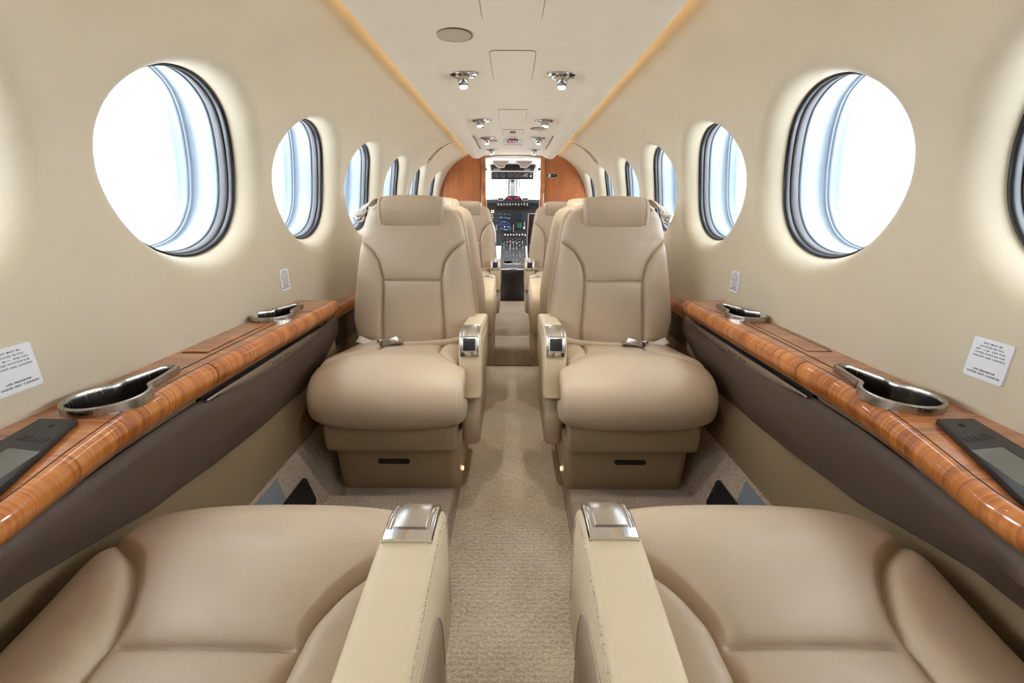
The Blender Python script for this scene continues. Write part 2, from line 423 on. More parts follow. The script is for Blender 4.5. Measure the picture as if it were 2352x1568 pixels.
# smoothed versions
_yy = np.linspace(-1.3, 1.5, 600)
_sx = np.array([seam_x(a) for a in _yy]); _bx = np.array([bot_x(a) for a in _yy])
ker = np.hanning(31); ker /= ker.sum()
_sx = np.convolve(np.pad(_sx, 15, 'edge'), ker, 'valid'); _bx = np.convolve(np.pad(_bx, 15, 'edge'), ker, 'valid')
def section(y):
    sx = float(np.interp(y, _yy, _sx)); bx = float(np.interp(y, _yy, _bx)); t = max(0, min(1, (y-1.315)/.075)); t = t*t*(3-2*t)
    zt = -.285-.067*t; sx = sx+(.640-sx)*t; bx = bx+(.642-bx)*t; zb = -.354-.046*t
    return sx, bx, zt, zb
def nosing_pts(y, n=20):
    sx, bx, zt, zb = section(y); nose = sx-.022; P = []
    P0, P1, P2, P3 = np.array([sx, zt]), np.array([sx-.022, zt+.001]), np.array([sx-.036, zb+.032]), np.array([bx, zb])
    for i in range(n+1):
        t = i/n; P.append(tuple((1-t)**3*P0+3*(1-t)**2*t*P1+3*(1-t)*t*t*P2+t**3*P3))
    return P
# ------------------------------------------------------------------ cup holders
def cup_outline(side, k=0.0):
    """keyhole outline: a round cup well with a tapering lobe ahead of it (k insets)"""
    n = 120; P = []
    def sd(x, y):
        a = math.hypot(x/1.0, y)-.050
        # tapered lobe from (0.004,.055) r.026 to (.012,.135) r.016
        ax, ay, bx_, by_ = .006, .060, .008, .116
        t = max(0, min(1, ((x-ax)*(bx_-ax)+(y-ay)*(by_-ay))/((bx_-ax)**2+(by_-ay)**2)))
        b = math.hypot(x-ax-(bx_-ax)*t, y-ay-(by_-ay)*t)-(.026-.012*t)
        h = max(.014-abs(a-b), 0)/.014
        return min(a, b)-h*h*.014*.25
    # march from inside on rays from two centres along the spine
    for i in range(n):
        a = 2*PI*i/n-PI/2; cx, cy = .002, .045*(.5+.5*math.sin(a))
        lo, hi = 0, .2
        for _ in range(40):
            m = (lo+hi)/2
            if sd(cx+m*math.cos(a), cy+m*math.sin(a)) < -k: lo = m
            else: hi = m
        P.append((cx+lo*math.cos(a), cy+lo*math.sin(a)))
    Q = np.array(P+[P[0]]); d = np.r_[0, np.cumsum(np.linalg.norm(np.diff(Q, axis=0), axis=1))]; q = np.linspace(0, d[-1], 161)[:-1]
    Q = np.stack([np.interp(q, d, Q[:, 0]), np.interp(q, d, Q[:, 1])], 1)
    for _ in range(6): Q = (np.roll(Q, 1, 0)+2*Q+np.roll(Q, -1, 0))/4
    return [tuple(p) for p in Q]
CUPS = {-1: [(.606, .584, .07), (.632, 1.090, .16)], 1: [(.602, .606, .07), (.632, 1.120, .16)]}
def console(s, dy, w_):
    t = thing('side_console', 'glossy figured wood %s side ledge with dark brown panel below' % w_, 'side ledge', (s*.62, .7+dy, -.51))
    def strip(y0, y1, n, f, closed=False): return [[(p[0], y+dy, p[1]) for p in f(y)] for y in np.linspace(y0, y1, n)]
    def top(y):
        sx, bx, zt, zb = section(y); return [(.677, zt), (sx+.0012, zt), (sx+.0012, zt-.01)]
    a = fixn(loft(strip(-1.24, .6948, 50, top), False, False))
    # top surface in one run to the end curl
    from mathutils.geometry import delaunay_2d_cdt
    edge = [(section(y)[0]+.0012, y+dy) for y in np.linspace(-1.24, 1.31, 110)]
    outer = [(.6775, -1.24+dy)]+edge+[(.6775, 1.31+dy)]
    holes = []
    for (cx, cy, rot) in CUPS[s]:
        c_, s__ = math.cos(rot), math.sin(rot); holes.append([(cx+u*c_-v*s__, cy+u*s__+v*c_) for u, v in cup_outline(s, .0005)])
    pts = [Vector(p) for p in outer]; eds = [(i, (i+1) % len(outer)) for i in range(len(outer))]
    for h_ in holes:
        k0 = len(pts); pts += [Vector(p) for p in h_]; eds += [(k0+i, k0+(i+1) % len(h_)) for i in range(len(h_))]
    vo, eo, fo_, *_r = delaunay_2d_cdt(pts, eds, [], 0, 1e-6)
    def inside(p, poly):
        c = False; j = len(poly)-1
        for i in range(len(poly)):
            if (poly[i][1] > p[1]) != (poly[j][1] > p[1]) and p[0] < (poly[j][0]-poly[i][0])*(p[1]-poly[i][1])/(poly[j][1]-poly[i][1])+poly[i][0]: c = not c
            j = i
        return c
    ff = []
    for f3 in fo_:
        cc = (sum(vo[i].x for i in f3)/3, sum(vo[i].y for i in f3)/3)
        if inside(cc, outer) and not any(inside(cc, h_) for h_ in holes): ff.append(tuple(f3))
    flat = ([(v.x, v.y, -.285) for v in vo], ff)
    obj('ledge_top', mir(join(flat, loft(strip(1.31, 1.43, 40, lambda y: [(.6775, section(y)[2]), (section(y)[0]+.0012, section(y)[2])]), False, False)), s), M['wood'], t, True, auto=40)
    def nose_part(name, y0, y1, n):
        rings = []
        for y in np.linspace(y0, y1, n):
            P = nosing_pts(y); sx, bx, zt, zb = section(y)
            Q = [(p[0]+.006*(1-abs(2*i/20-1))+.001, p[1]-.003+.006*i/20) for i, p in enumerate(P)]
            rings.append([(p[0], y+dy, p[1]) for p in P]+[(q[0], y+dy, q[1]) for q in Q[::-1]])
        return obj(name, mir(fixn(loft(rings)), s), M['wood'], t, True, auto=50)
    nose_part('ledge_edge', -1.24, .7480, 70)
    nose_part('table_leaf_edge', .7505, 1.2880, 40)
    nose_part('ledge_end', 1.2905, 1.43, 40)
    # joints and inlaid slots (dark gaps)
    j = []
    for y in (.7492, 1.2892):
        j.append(loft([[(p[0]+.002, yy, p[1]-.001) for p in nosing_pts(y)]+[(.62, yy, -.35), (.62, yy, -.29)] for yy in (y+dy-.0014, y+dy+.0014)]))
    sl = [(.599, .696), (.5985, .8), (.598, .95), (.596, 1.09), (.590, 1.135), (.581, 1.162), (.568, 1.18)]
    sl = [(a, b) for a, b in smooth_path(sl, 30)]
    j.append(loft([[(x-.0014, y+dy, -.2850), (x-.0014, y+dy, -.2845), (x+.0014, y+dy, -.2845), (x+.0014, y+dy, -.2850)] for x, y in sl]))
    j.append(loft([[(section(y)[0]-.0004, y+dy, -.2856), (section(y)[0]-.0004, y+dy, -.2846), (section(y)[0]+.0010, y+dy, -.2846), (section(y)[0]+.0010, y+dy, -.2856)] for y in np.linspace(-1.2, .748, 90)]))
    j.append(loft([[(section(y)[0]+.0002, y+dy, -.2856), (section(y)[0]+.0002, y+dy, -.2848), (section(y)[0]+.0008, y+dy, -.2848), (section(y)[0]+.0008, y+dy, -.2856)] for y in np.linspace(.752, 1.17, 30)]))
    # slot around the hinged lid
    for (x0, x1, y0, y1) in ((.6625, .6655, .81, 1.035), (.6135, .6148, .812, 1.035), (.6135, .665, .810, .8118), (.6135, .665, 1.0335, 1.035)):
        j.append(box(x0, x1, y0+dy, y1+dy, -.286, -.2846))
    j.append(box(.603, .64, .752+dy, 1.288+dy, -.366, -.350))
    obj('dark_joint', mir(fixn(join(*j)), s), M['jet'], t, False)
    obj('table_lid', mir(box(.6150, .6620, .813+dy, 1.032+dy, -.287, -.2825 if s < 0 else -.2842, .0008, 1), s), M['wood'], t, True, auto=40)
    # dark brown panel with its curved lower edge
    ZY = [-1.25, .0, .381, .484, .592, .754, .910, 1.05, 1.136, 1.27, 1.34, 1.41]; ZL = [-.44, -.40, -.425, -.455, -.487, -.505, -.512, -.511, -.504, -.480, -.452, -.425]
    def zlow(y): return interp(y, ZY, ZL)
    rings = []
    for y in np.linspace(-1.24, 1.41, 120):
        sx, bx, zt, zb = section(min(y, 1.3)); zl = zlow(y); zb = -.362
        rings.append([(bx+.003, y+dy, zb), (bx-.003, y+dy, zb-.004), (bx-.005, y+dy, zb-.03), (bx-.004, y+dy, (zb+zl)/2), (bx, y+dy, zl+.004), (bx+.004, y+dy, zl), (bx+.016, y+dy, zl)])
    obj('brown_panel', mir(loft(rings, False, False), s), M['brown'], t, True, auto=60)
    # brushed strip with the type name
    rings = []
    for y in np.linspace(.753, 1.315, 60):
        q = (y-.753)/.562; wdt = .004+.017*math.sin(PI*min(1, max(0, q)))**.8; bx = bot_x(y)
        rings.append([(bx-.002, y+dy, -.3605), (bx-.009, y+dy, -.3605), (bx-.0105, y+dy, -.3635), (bx-.0075, y+dy, -.3625-wdt), (bx-.002, y+dy, -.364-wdt)])
    nm = obj('name_strip', mir(fixn(loft(rings)), s), M['strip'], t, True, auto=50)
    xm = bot_x(1.0)-.0093
    f = (lambda u, v, d: (-(xm-d), 1.03+dy+u, -.3735+v)) if s < 0 else (lambda u, v, d: (xm-d, 1.03+dy-u, -.3735+v))
    obj('lettering', text('KING AIR', .0085, f, .0005, 2.6), M['ink'], nm, False)
    return t
console(-1, 0, 'left'); console(1, .03, 'right')
# lower ledge run ahead of the console, and lower tan wall
for s, nm in ((-1, 'left'), (1, 'right')):
    dy = 0 if s < 0 else .03
    t = thing('lower_ledge', 'narrow lower wood rail along the %s wall behind the facing seat' % nm, 'wall rail', (s*.66, 2.7, -.5))
    P = [(.679, -.352), (.648, -.352), (.636, -.356), (.630, -.370), (.632, -.388), (.642, -.400), (.679, -.400)]
    obj('rail', mir(fixn(loft([[(x, y, z) for x, z in P] for y in (1.432+dy, Y_FRONT)])), s), M['wood'], t, True, auto=40)
    obj('rail_groove', mir(box(.6535, .6545, 1.42+dy, Y_FRONT, -.353, -.3517), s), M['jet'], t, False)
    obj('brown_panel', mir(fixn(loft([[(x, y, z) for x, z in ((.679, -.402), (.640, -.402), (.640, -.49), (.645, -.495), (.679, -.495))] for y in (1.404+dy, Y_FRONT)])), s), M['brown'], t, True, auto=40)
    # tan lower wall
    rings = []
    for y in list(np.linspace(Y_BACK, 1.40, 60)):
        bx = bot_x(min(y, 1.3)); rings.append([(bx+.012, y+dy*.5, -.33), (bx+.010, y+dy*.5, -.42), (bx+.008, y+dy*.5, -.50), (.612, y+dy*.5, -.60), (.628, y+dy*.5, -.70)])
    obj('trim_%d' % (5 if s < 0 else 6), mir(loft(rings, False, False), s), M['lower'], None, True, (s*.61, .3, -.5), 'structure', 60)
    obj('trim_%d' % (7 if s < 0 else 8), mir(loft([[(.645, y, -.40), (.645, y, -.55), (.63, y, -.70)] for y in (1.406+dy, Y_FRONT)], False, False), s), M['lower'], None, False, (s*.64, 2.7, -.5), 'structure')

def cup_holder(side, x, y, rot, label):
    z = -.2848
    t = thing('cup_holder', label, 'cup holder', (side*x, y, z), 'nickel cup holders')
    c, s_ = math.cos(rot), math.sin(rot)
    def place(P, zz): return [(side*(x+(u*c-v*s_)), y+(u*s_+v*c), z+zz) for u, v in P]
    O = {k: cup_outline(side, k) for k in (-.0035, -.003, -.001, .0015, .003, .0034)}
    rim = loft([place(O[-.0035], -.002), place(O[-.0035], .010), place(O[-.003], .0125), place(O[-.001], .0135), place(O[.0015], .0135), place(O[.003], .0118), place(O[.0034], .004), place(O[.0034], 0)], True, False)
    obj('rim', fixn(rim), M['rim'], t, True, auto=50)
    w = loft([place(O[.0034], 0), place(O[.0034], -.020), place(O[.0034], -.038)], True, False)
    o = obj('cup_well', fixn(w), M['cup'], t, True)
    fl_ = place(O[.0034], -.038); obj('well_floor', (fl_, [tuple(range(len(fl_)))]), M['jet'], t, False)
cup_holder(-1, *CUPS[-1][0], 'large brushed nickel cup holder in left ledge nearest the camera')
cup_holder(1, *CUPS[1][0], 'large brushed nickel cup holder in right ledge nearest the camera')
cup_holder(-1, *CUPS[-1][1], 'smaller looking nickel cup holder at far end of left ledge')
cup_holder(1, *CUPS[1][1], 'smaller looking nickel cup holder at far end of right ledge')

# remote control panels on the ledges
def remote(side, dy, label):
    t = thing('control_panel', label, 'control panel', (side*.58, .40+dy, -.283), 'ledge control panels')
    # skewed slab, measured on the ledge top
    A = [(.588, .522), (.640, .524), (.612, .40), (.56, .26), (.50, .25), (.505, .345)]
    A = [(.589, .522), (.641, .524), (.618, .43), (.575, .24), (.500, .24), (.513, .352)]
    f = lambda u, v, d: (side*u, v+dy, d)
    obj('body', fixn(prism(A, f, -.286, -.277, .002)), M['black'], t, True, auto=40)
    sc = [(.552, .440), (.598, .448), (.583, .388), (.535, .372)]
    obj('screen', fixn(prism(sc, f, -.278, -.2767)), M['lcd'], t, False)
    for k in range(5):
        c = (.574+.0085*k, .466+.0016*k); obj('button', fixn(prism(rrect(c[0], c[1], .0072, .011, .002, 3), f, -.278, -.2762, .0005, 1)), M['black'], t, True, auto=40)
    obj('jack_socket', fixn(prism([(.603+.0035*math.cos(a), .502+.0035*math.sin(a)) for a in np.linspace(0, 2*PI, 16, endpoint=False)], f, -.278, -.2766)), M['jet'], t, False)
    for (cx, cy, r) in ((.528, .357, .0045), (.545, .340, .012), (.532, .322, .005), (.562, .362, .004)):
        obj('button', fixn(prism([(cx+r*math.cos(a), cy+r*math.sin(a)) for a in np.linspace(0, 2*PI, 24, endpoint=False)], f, -.278, -.2752, .0008, 1)), M['black'], t, True, auto=40)
remote(-1, -.004, 'black control panel with grey screen on left wooden ledge')
remote(1, .010, 'black control panel with grey screen on right wooden ledge')

# ------------------------------------------------------------------ wall placards
T1 = ['SEAT MUST BE', 'LOCATED IN FULL', 'AFT            AND FULL', 'OUTBD POSITION FOR', 'TAKEOFF AND LANDING', None, None, None, 'LIFE PRESERVER', 'UNDER SEAT CUSHION']
T2 = ['SEAT MUST BE', 'LOCATED IN FULL', 'FWD            AND FULL', 'OUTBD POSITION FOR', 'TAKEOFF AND LANDING', 'WITH HEADREST', 'EXTENDED TO SUPPORT', "OCCUPANT'S HEAD", 'LIFE PRESERVER', 'UNDER SEAT CUSHION']
def placard(side, y, zc, w, h, lines, back, label):
    xw = .6705
    f = (lambda u, v, d: (-(xw-d), y+u, zc+v)) if side < 0 else (lambda u, v, d: (xw-d, y-u, zc+v))
    t = thing('placard', label, 'placard', (side*xw, y, zc), 'white wall placards')
    obj('plate', fixn(prism(rrect(0, 0, w, h, .003), f, -.003, .0008)), M['white'], t, False)
    parts = []
    ht = h/ (len([l for l in lines])+1.9)
    n = len(lines)
    for i, l in enumerate(lines):
        if not l: continue
        v = h/2-ht*(1.35+i)
        g = lambda a, b, d, v=v: f(a, b+v, d+.0009)
        big = i >= 8
        size = ht*(1.10 if big else 1.0)*(.66 if lines is T1 else .68)
        parts.append(text(l, size, g, .00012, 1.2 if lines is T1 else 1.0, size*.022 if big else size*.006))
        if i == 2:
            x0, x1 = -w*.20, -w*.02
            if (side < 0) == (lines is T1): parts.append(box(0, 1, 0, 1, 0, 1) if False else prism([(x1, -.0002), (x1, .0002), (x0+.003, .0002), (x0+.003, .0011), (x0, 0), (x0+.003, -.0011), (x0+.003, -.0002)][::-1], g, 0, .0002))
            else: parts.append(prism([(x0, -.0002), (x1-.003, -.0002), (x1-.003, -.0011), (x1, 0), (x1-.003, .0011), (x1-.003, .0002), (x0, .0002)], g, 0, .0002))
    obj('lettering', join(*parts), M['ink'], t, False)
placard(-1, .535, -.213, .056, .062, T1, 0, 'white placard on left wall cut by the picture edge, above the near cup holder')
placard(1, .566, -.204, .052, .058, T1, 1, 'white placard on right wall with curled corner, above the near cup holder')
placard(-1, 1.252, -.210, .048, .062, T2, 1, 'small white placard low on left wall beside the facing seat')
placard(1, 1.282, -.214, .046, .062, T2, 0, 'small white placard low on right wall beside the facing seat')

# ------------------------------------------------------------------ seats
def pad(path, hwl, hwr, ht, inner, disp, nx=90, n=3.0, nfac=2.6):
    """upholstered pad: outer face follows path[(y,z)], rounded towards both ends, closed by an inner face"""
    P = np.array(path); T = np.gradient(P, axis=0); T /= np.linalg.norm(T, axis=1)[:, None]
    N = np.stack([-T[:, 1], T[:, 0]], 1)                      # left of travel
    rings = []
    us = np.sin(np.linspace(-PI/2, PI/2, nx))
    for i, (p, nn) in enumerate(zip(P, N)):
        L, R = hwl(i), hwr(i); ring = []
        for u in us:
            x = (L if u < 0 else R)*u
            t = (1-abs(u)**n)**(1/n) if abs(u) < 1 else 0
            h = ht*(t-1)+disp(x, i, u)*min(1, t*1.5)
            ring.append((x, p[0]+nn[0]*h, p[1]+nn[1]*h))
        for u in us[::-1][1:-1:6]:
            x = (L if u < 0 else R)*u; t = (1-abs(u)**n)**(1/n)
            h = -ht-inner*t
            ring.append((x, p[0]+nn[0]*h, p[1]+nn[1]*h))
        rings.append(ring)
    return fixn(loft(rings))
def groove(d, w=.0035): return math.exp(-abs(d)/(w*.85))
def seam_dist(x, z, xs_of, slope):
    return (abs(x)-xs_of)/math.sqrt(1+slope*slope)
# backrest: front face path from bottom to top (local y, z)
BZ = np.linspace(.37, .845, 250)
def back_y(z):
    q = (z-.37)/.475; return .405+.095*q-.010*math.sin(PI*q)+(.03*max(0, (z-.82)/.025)**2)
HWZ = [.36, .40, .46, .52, .60, .68, .76, .80, .82, .835, .845]; HWX = [.190, .208, .216, .210, .199, .187, .175, .165, .154, .136, .112]
BSZ = [.36, .39, .45, .52, .60, .65, .69, .72, .735]; BSX = [.112, .110, .108, .103, .100, .110, .134, .168, .195]
def bx_of(z): return interp(z, BSZ, BSX)
BSm = np.convolve(np.pad([bx_of(z) for z in np.linspace(.36, .735, 200)], 8, 'edge'), np.hanning(17)/np.hanning(17).sum(), 'valid')
def bxs(z): return float(np.interp(z, np.linspace(.36, .735, 200), BSm))
def back_disp(x, i, u):
    z = BZ[i]; h = 0
    crown = .012*(1-(abs(u))**2)
    if z < .735:
        xb = bxs(z); sl = (bxs(z+.004)-bxs(z-.004))/.008; d = (abs(x)-xb)/math.sqrt(1+sl*sl)
        if d > 0: h += .016*(1-math.exp(-d/.012))*min(1, (z-.36)/.04)
        else: h += .006*(1-math.exp(d/.02))
        h -= .008*groove(d, .0036)
        g = max(0, min(1, -d/.012)); g = g*g*(3-2*g); dz = z-.592
        h += g*(.006*(1-math.exp(-abs(dz)/.02))-.008*groove(dz, .0034))
    else:
        d = abs(x)-.195-(z-.735)*3; h += .006*(1-math.exp(min(0, d)/.02))+(.006*(1-math.exp(-abs(z-.592)/.02)))
    # soft wrinkles
    h += .0008*math.sin(38*z+9*x)*math.exp(-((z-.62)/.05)**2)
    return crown+h
def back_mesh():
    path = [(back_y(z), z) for z in BZ]
    hw = lambda i: interp(BZ[i], HWZ, HWX)
    return pad(path, hw, hw, .035, .03, back_disp, 200, 3.4)
# seat cushion path: from under the nose round to the back
CPath = smooth_path([(.13, .232), (.085, .233), (.045, .246), (.014, .275), (.002, .318), (.012, .362), (.045, .396), (.09, .410), (.15, .407), (.22, .397), (.31, .385), (.41, .372), (.455, .36)], 400)
CBY = [.10, .137, .155, .195, .235, .30, .46]; CBX = [.240, .182, .152, .120, .101, .096, .102]
_cy = np.linspace(.10, .46, 200); _cb = np.convolve(np.pad([interp(a, CBY, CBX) for a in _cy], 14, 'edge'), np.hanning(29)/np.hanning(29).sum(), 'valid')
def cbx(y): return float(np.interp(y, _cy, _cb))
def cush_disp(x, i, u):
    y, z = CPath[i]; h = .010*(1-abs(u)**2); top = 1 if (i > 157 and y > .085) else 0
    if top:
        xb = cbx(y); sl = (cbx(y+.004)-cbx(y-.004))/.008; d = (abs(x-.014)-xb)/math.sqrt(1+sl*sl)
        f = max(0, min(1, (y-.085)/.06)); f = f*f*(3-2*f)
        if d > 0: h += f*.014*(1-math.exp(-d/.012))
        h -= (.006*groove(d, .0030)+.004*groove(d, .008))*f
        g = max(0, min(1, -d/.014)); g = g*g*(3-2*g)
        if g > 0:
            dy_ = y-.254; h -= g*(.007*groove(dy_, .0028)+.005*groove(dy_, .008))
            h += g*f*(.010*(1-math.exp(-abs(dy_)/.025)) if dy_ < 0 else .005*(1-math.exp(-abs(dy_)/.02)))
            # gathers beside the cross seam
            if dy_ < 0: h += g*.0011*math.sin(abs(x-.014)*190+y*60)*math.exp(-abs(dy_)/.03)*max(0, (abs(x-.014)-.04)/.06)
    return h
def cushion_mesh():
    def hr(i):
        y, z = CPath[i]; return .213 if y < .105 or i < 157 else interp(y, [.105, .118, .13], [.213, .196, .184])
    def hl(i):
        y, z = CPath[i]; return .215 if i < 157 else interp(y, [.1, .2, .45], [.215, .208, .200])
    return pad(CPath, hl, hr, .04, .035, cush_disp, 300, 4.2)
HPath = smooth_path([(.474, .772), (.462, .776), (.456, .795), (.452, .83), (.459, .853), (.478, .866), (.505, .869), (.535, .862), (.556, .845), (.562, .82)], 60)
def headrest_mesh():
    n = 7.0
    return pad(HPath, lambda i: .110, lambda i: .110, .022, .016, lambda x, i, u: .005*(1-abs(u)**2)-.0025*groove(abs(x)-.094, .0025), 70, 6)
def sweep_strip(path, w0, w1, off0, off1, bev=.0008):
    """thin plate following path (y,z) between x=w0..w1, between normal offsets off0..off1"""
    P = np.array(path); T = np.gradient(P, axis=0); T /= np.linalg.norm(T, axis=1)[:, None]; N = np.stack([-T[:, 1], T[:, 0]], 1)
    rings = []
    for p, nn in zip(P, N):
        q = lambda x, o: (x, p[0]+nn[0]*o, p[1]+nn[1]*o)
        rings.append([q(w0, off0), q(w0, off1-bev), q(w0+bev, off1), q(w1-bev, off1), q(w1, off1-bev), q(w1, off0)])
    return fixn(loft(rings))
ARM_TOP = [(.52, .452), (.50, .462), (.40, .474), (.30, .485), (.22, .493), (.175, .494), (.152, .488), (.135, .474), (.126, .452), (.122, .42), (.122, .36), (.124, .30)]
ARMP = smooth_path(ARM_TOP[::-1], 90)     # from the low front up and over to the rear
def arm_mesh():
    rings = []
    top = [(.122, .300)]+[tuple(p) for p in ARMP[2:]]+[(.526, .440), (.528, .40), (.52, .34), (.50, .288), (.14, .286)]
    # rounded slab: offset silhouettes for the edge rounding
    C = np.mean(top, 0)
    P = np.array(top); T = np.roll(P, -1, 0)-np.roll(P, 1, 0); T /= np.linalg.norm(T, axis=1)[:, None]; N = np.stack([-T[:, 1], T[:, 0]], 1)
    for x, o in ((-.031, .010), (-.0305, .005), (-.028, .002), (-.023, 0), (.023, 0), (.028, .002), (.0305, .005), (.031, .010)):
        Q = P-N*o if False else P+N*(-o)
        rings.append([(.222+x, q[0], q[1]) for q in Q])
    return fixn(loft(rings))
def stitches(path3, ln=.0045, gap=.0022, r=.00042):
    P = np.array(path3); d = np.r_[0, np.cumsum(np.linalg.norm(np.diff(P, axis=0), axis=1))]; out = []; s = 0
    while s+ln < d[-1]:
        a = np.array([np.interp(s, d, P[:, k]) for k in range(3)]); b = np.array([np.interp(s+ln, d, P[:, k]) for k in range(3)])
        t = b-a; t /= np.linalg.norm(t); h = np.array([0, 0, 1.]) if abs(t[2]) < .9 else np.array([0, 1., 0]); u = np.cross(t, h); u /= np.linalg.norm(u); v = np.cross(u, t)
        ring = lambda c: [tuple(c+u*r*1.5*sx+v*r*1.5*sz) for sx, sz in ((1, 0), (0, 1), (-1, 0), (0, -1))]
        out.append(loft([ring(a), ring(b)])); s += ln+gap
    return join(*out)
def surf_back(x, z, extra=.0006):
    i = int(round((z-.37)/.475*249)); i = max(0, min(249, i)); hw = interp(z, HWZ, HWX); u = x/hw
    t = (1-abs(u)**3.4)**(1/3.4) if abs(u) < 1 else 0; h = .035*(t-1)+back_disp(x, i, u)*min(1, t*1.5)+extra
    ny, nz = -.98, .2
    return (x, back_y(z)+ny*h, z+nz*h)
def build_seat(s):
    """s=+1: armrest on local +x; occupant faces local -y"""
    root = bpy.data.objects.new('cabin_seat', None); COL.objects.link(root); root['_local'] = 1; ORG[root.name] = np.zeros(3)
    def part(name, vf, mat, parent=root, smooth=True, auto=None): return obj(name, mir(vf, s), mat, parent, smooth, auto=auto)
    # plinth on the floor
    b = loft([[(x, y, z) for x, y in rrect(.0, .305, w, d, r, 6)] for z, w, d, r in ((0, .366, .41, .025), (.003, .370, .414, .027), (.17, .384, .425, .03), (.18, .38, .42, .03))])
    pl = part('base', fixn(b), M['leather_shade'], auto=50)
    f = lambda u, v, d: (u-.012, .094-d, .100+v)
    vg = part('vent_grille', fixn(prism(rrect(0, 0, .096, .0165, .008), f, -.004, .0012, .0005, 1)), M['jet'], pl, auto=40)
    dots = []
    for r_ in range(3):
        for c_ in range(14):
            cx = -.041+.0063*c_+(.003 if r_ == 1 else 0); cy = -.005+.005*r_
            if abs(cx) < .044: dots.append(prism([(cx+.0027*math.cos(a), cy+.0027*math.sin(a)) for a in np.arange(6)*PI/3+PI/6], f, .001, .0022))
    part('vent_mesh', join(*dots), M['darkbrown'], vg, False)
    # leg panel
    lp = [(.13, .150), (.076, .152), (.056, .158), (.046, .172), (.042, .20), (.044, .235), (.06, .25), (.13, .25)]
    part('leg_panel', pad(smooth_path(lp, 40), lambda i: .190, lambda i: .186, .012, .05, lambda x, i, u: 0, 40, 6), M['leather_shade'])
    part('frame', join(box(-.185, .180, .11, .50, .17, .30, .012)), M['leather_shade'], auto=50)
    cu = part('seat_cushion', cushion_mesh(), M['leather'])
    for kk in (.955, .925):
        P_ = np.array(CPath); T_ = np.gradient(P_, axis=0); T_ /= np.linalg.norm(T_, axis=1)[:, None]; N_ = np.stack([-T_[:, 1], T_[:, 0]], 1)
        t_ = (1-kk**4.2)**(1/4.2); pth = [(.213*kk, p[0]+n_[0]*(.04*(t_-1)+.0014), p[1]+n_[1]*(.04*(t_-1)+.0014)) for p, n_ in list(zip(P_, N_))[25:157]]
        part('stitching', stitches(pth, .0042, .0022, .0004), M['thread'], cu, False)
    bk = part('backrest', back_mesh(), M['leather'])
    # rear shell
    rings = []
    for z in np.linspace(.16, .842, 50):
        hw = interp(z, [.16, .3, .46, .6, .76, .81, .835, .842], [.19, .208, .219, .204, .180, .168, .145, .118]); y0 = back_y(max(z, .37))+.028 if z > .37 else .43; y1 = .640-.05*(z/.84)-.03*max(0, (z-.78)/.06)
        ring = []
        for k in range(48):
            a = 2*PI*k/48; c, q = math.cos(a), math.sin(a); e = 2/3.6
            ring.append((hw*math.copysign(abs(c)**e, c), (y0+y1)/2+(y1-y0)/2*math.copysign(abs(q)**e, q), z))
        rings.append(ring)
    part('back_shell', fixn(loft(rings)), M['leather_b'])
    hr = part('headrest', headrest_mesh(), M['leather'])
    pts = []
    for sx in (-1, 1):
        for off in (.0985, .0905):
            u_ = off/.110; t_ = (1-u_**6)**(1/6); h_ = .022*(t_-1)+(.005*(1-u_*u_)-.0025*groove(off-.094, .0025))*min(1, t_*1.5)+.0005
            pts.append(stitches([(sx*off, p[0]+nn[0]*h_, p[1]+nn[1]*h_) for p, nn in hr_pn()], .0035, .002, .00035))
    for q in pts: part('stitching', q, M['thread'], hr, False)
    # backrest edge stitching
    pts = []
    for sx in (-1, 1):
        for k in (.955, .925):
            pts.append(stitches([surf_back(sx*interp(z, HWZ, HWX)*k, z) for z in np.linspace(.40, .835, 120)], .0042, .0024, .0004))
    for q in pts: part('stitching', q, M['thread'], bk, False)
    # armrest
    ar = part('armrest', arm_mesh(), M['arm'], auto=50)
    low = loft([[(x, y, z) for x, y in rrect(.218, .32, w, d, .02, 5)] for z, w, d in ((.125, .050, .33), (.135, .055, .345), (.20, .058, .35), (.288, .056, .352))])
    part('arm_support', fixn(low), M['leather_b'])
    part('recline_button', box(.188, .192, .137, .149, .222, .262, .002, 2), M['jet'])
    # chrome cap with flap and the dark ashtray slot
    d = np.r_[0, np.cumsum(np.linalg.norm(np.diff(ARMP, axis=0), axis=1))]
    def sub(z0, z1, n=26):      # arc-length window
        q = np.linspace(z0, z1, n); return [(np.interp(t, d, ARMP[:, 0]), np.interp(t, d, ARMP[:, 1])) for t in q]
    tot = .130
    tr = part('chrome_trim', sweep_strip(sub(tot, tot+.128, 34), .2225-.0275, .2225+.0275, -.002, .003, .002), M['nickel'], ar, auto=50)
    part('trim_lip', join(sweep_strip(sub(tot+.115, tot+.128, 8), .2225-.0275, .2225+.0275, .001, .0055, .002), sweep_strip(sub(tot, tot+.012, 8), .2225-.0275, .2225+.0275, .001, .005, .002),
         *[sweep_strip(sub(tot+.004, tot+.124, 30), .2225+a, .2225+b, .001, .0055, .0018) for a, b in ((-.0275, -.0215), (.0215, .0275))]), M['chrome'], tr, auto=50)
    part('flap', sweep_strip(sub(tot+.055, tot+.112, 22), .2225-.0185, .2225+.0185, .001, .0068, .0012), M['nickel'], tr, auto=50)
    part('slot', sweep_strip(sub(tot+.016, tot+.050, 12), .2225-.0175, .2225+.0175, .001, .0036, .0004), M['jet'], tr, auto=50)
    # arm stitching and the recessed side pocket with piping
    st = []
    for xo, do in ((.2525, .010), (.2532, .0135)):
        st.append(stitches([(xo+.0004, p[0]+.0, p[1]) for p in arm_inset(do)], .0050, .0026, .00045))
    for q in st: part('stitching', q, M['thread'], ar, False)
    pk = smooth_path([(.20, .30), (.203, .36), (.225, .405), (.27, .425), (.36, .425), (.46, .415), (.50, .40)], 50)
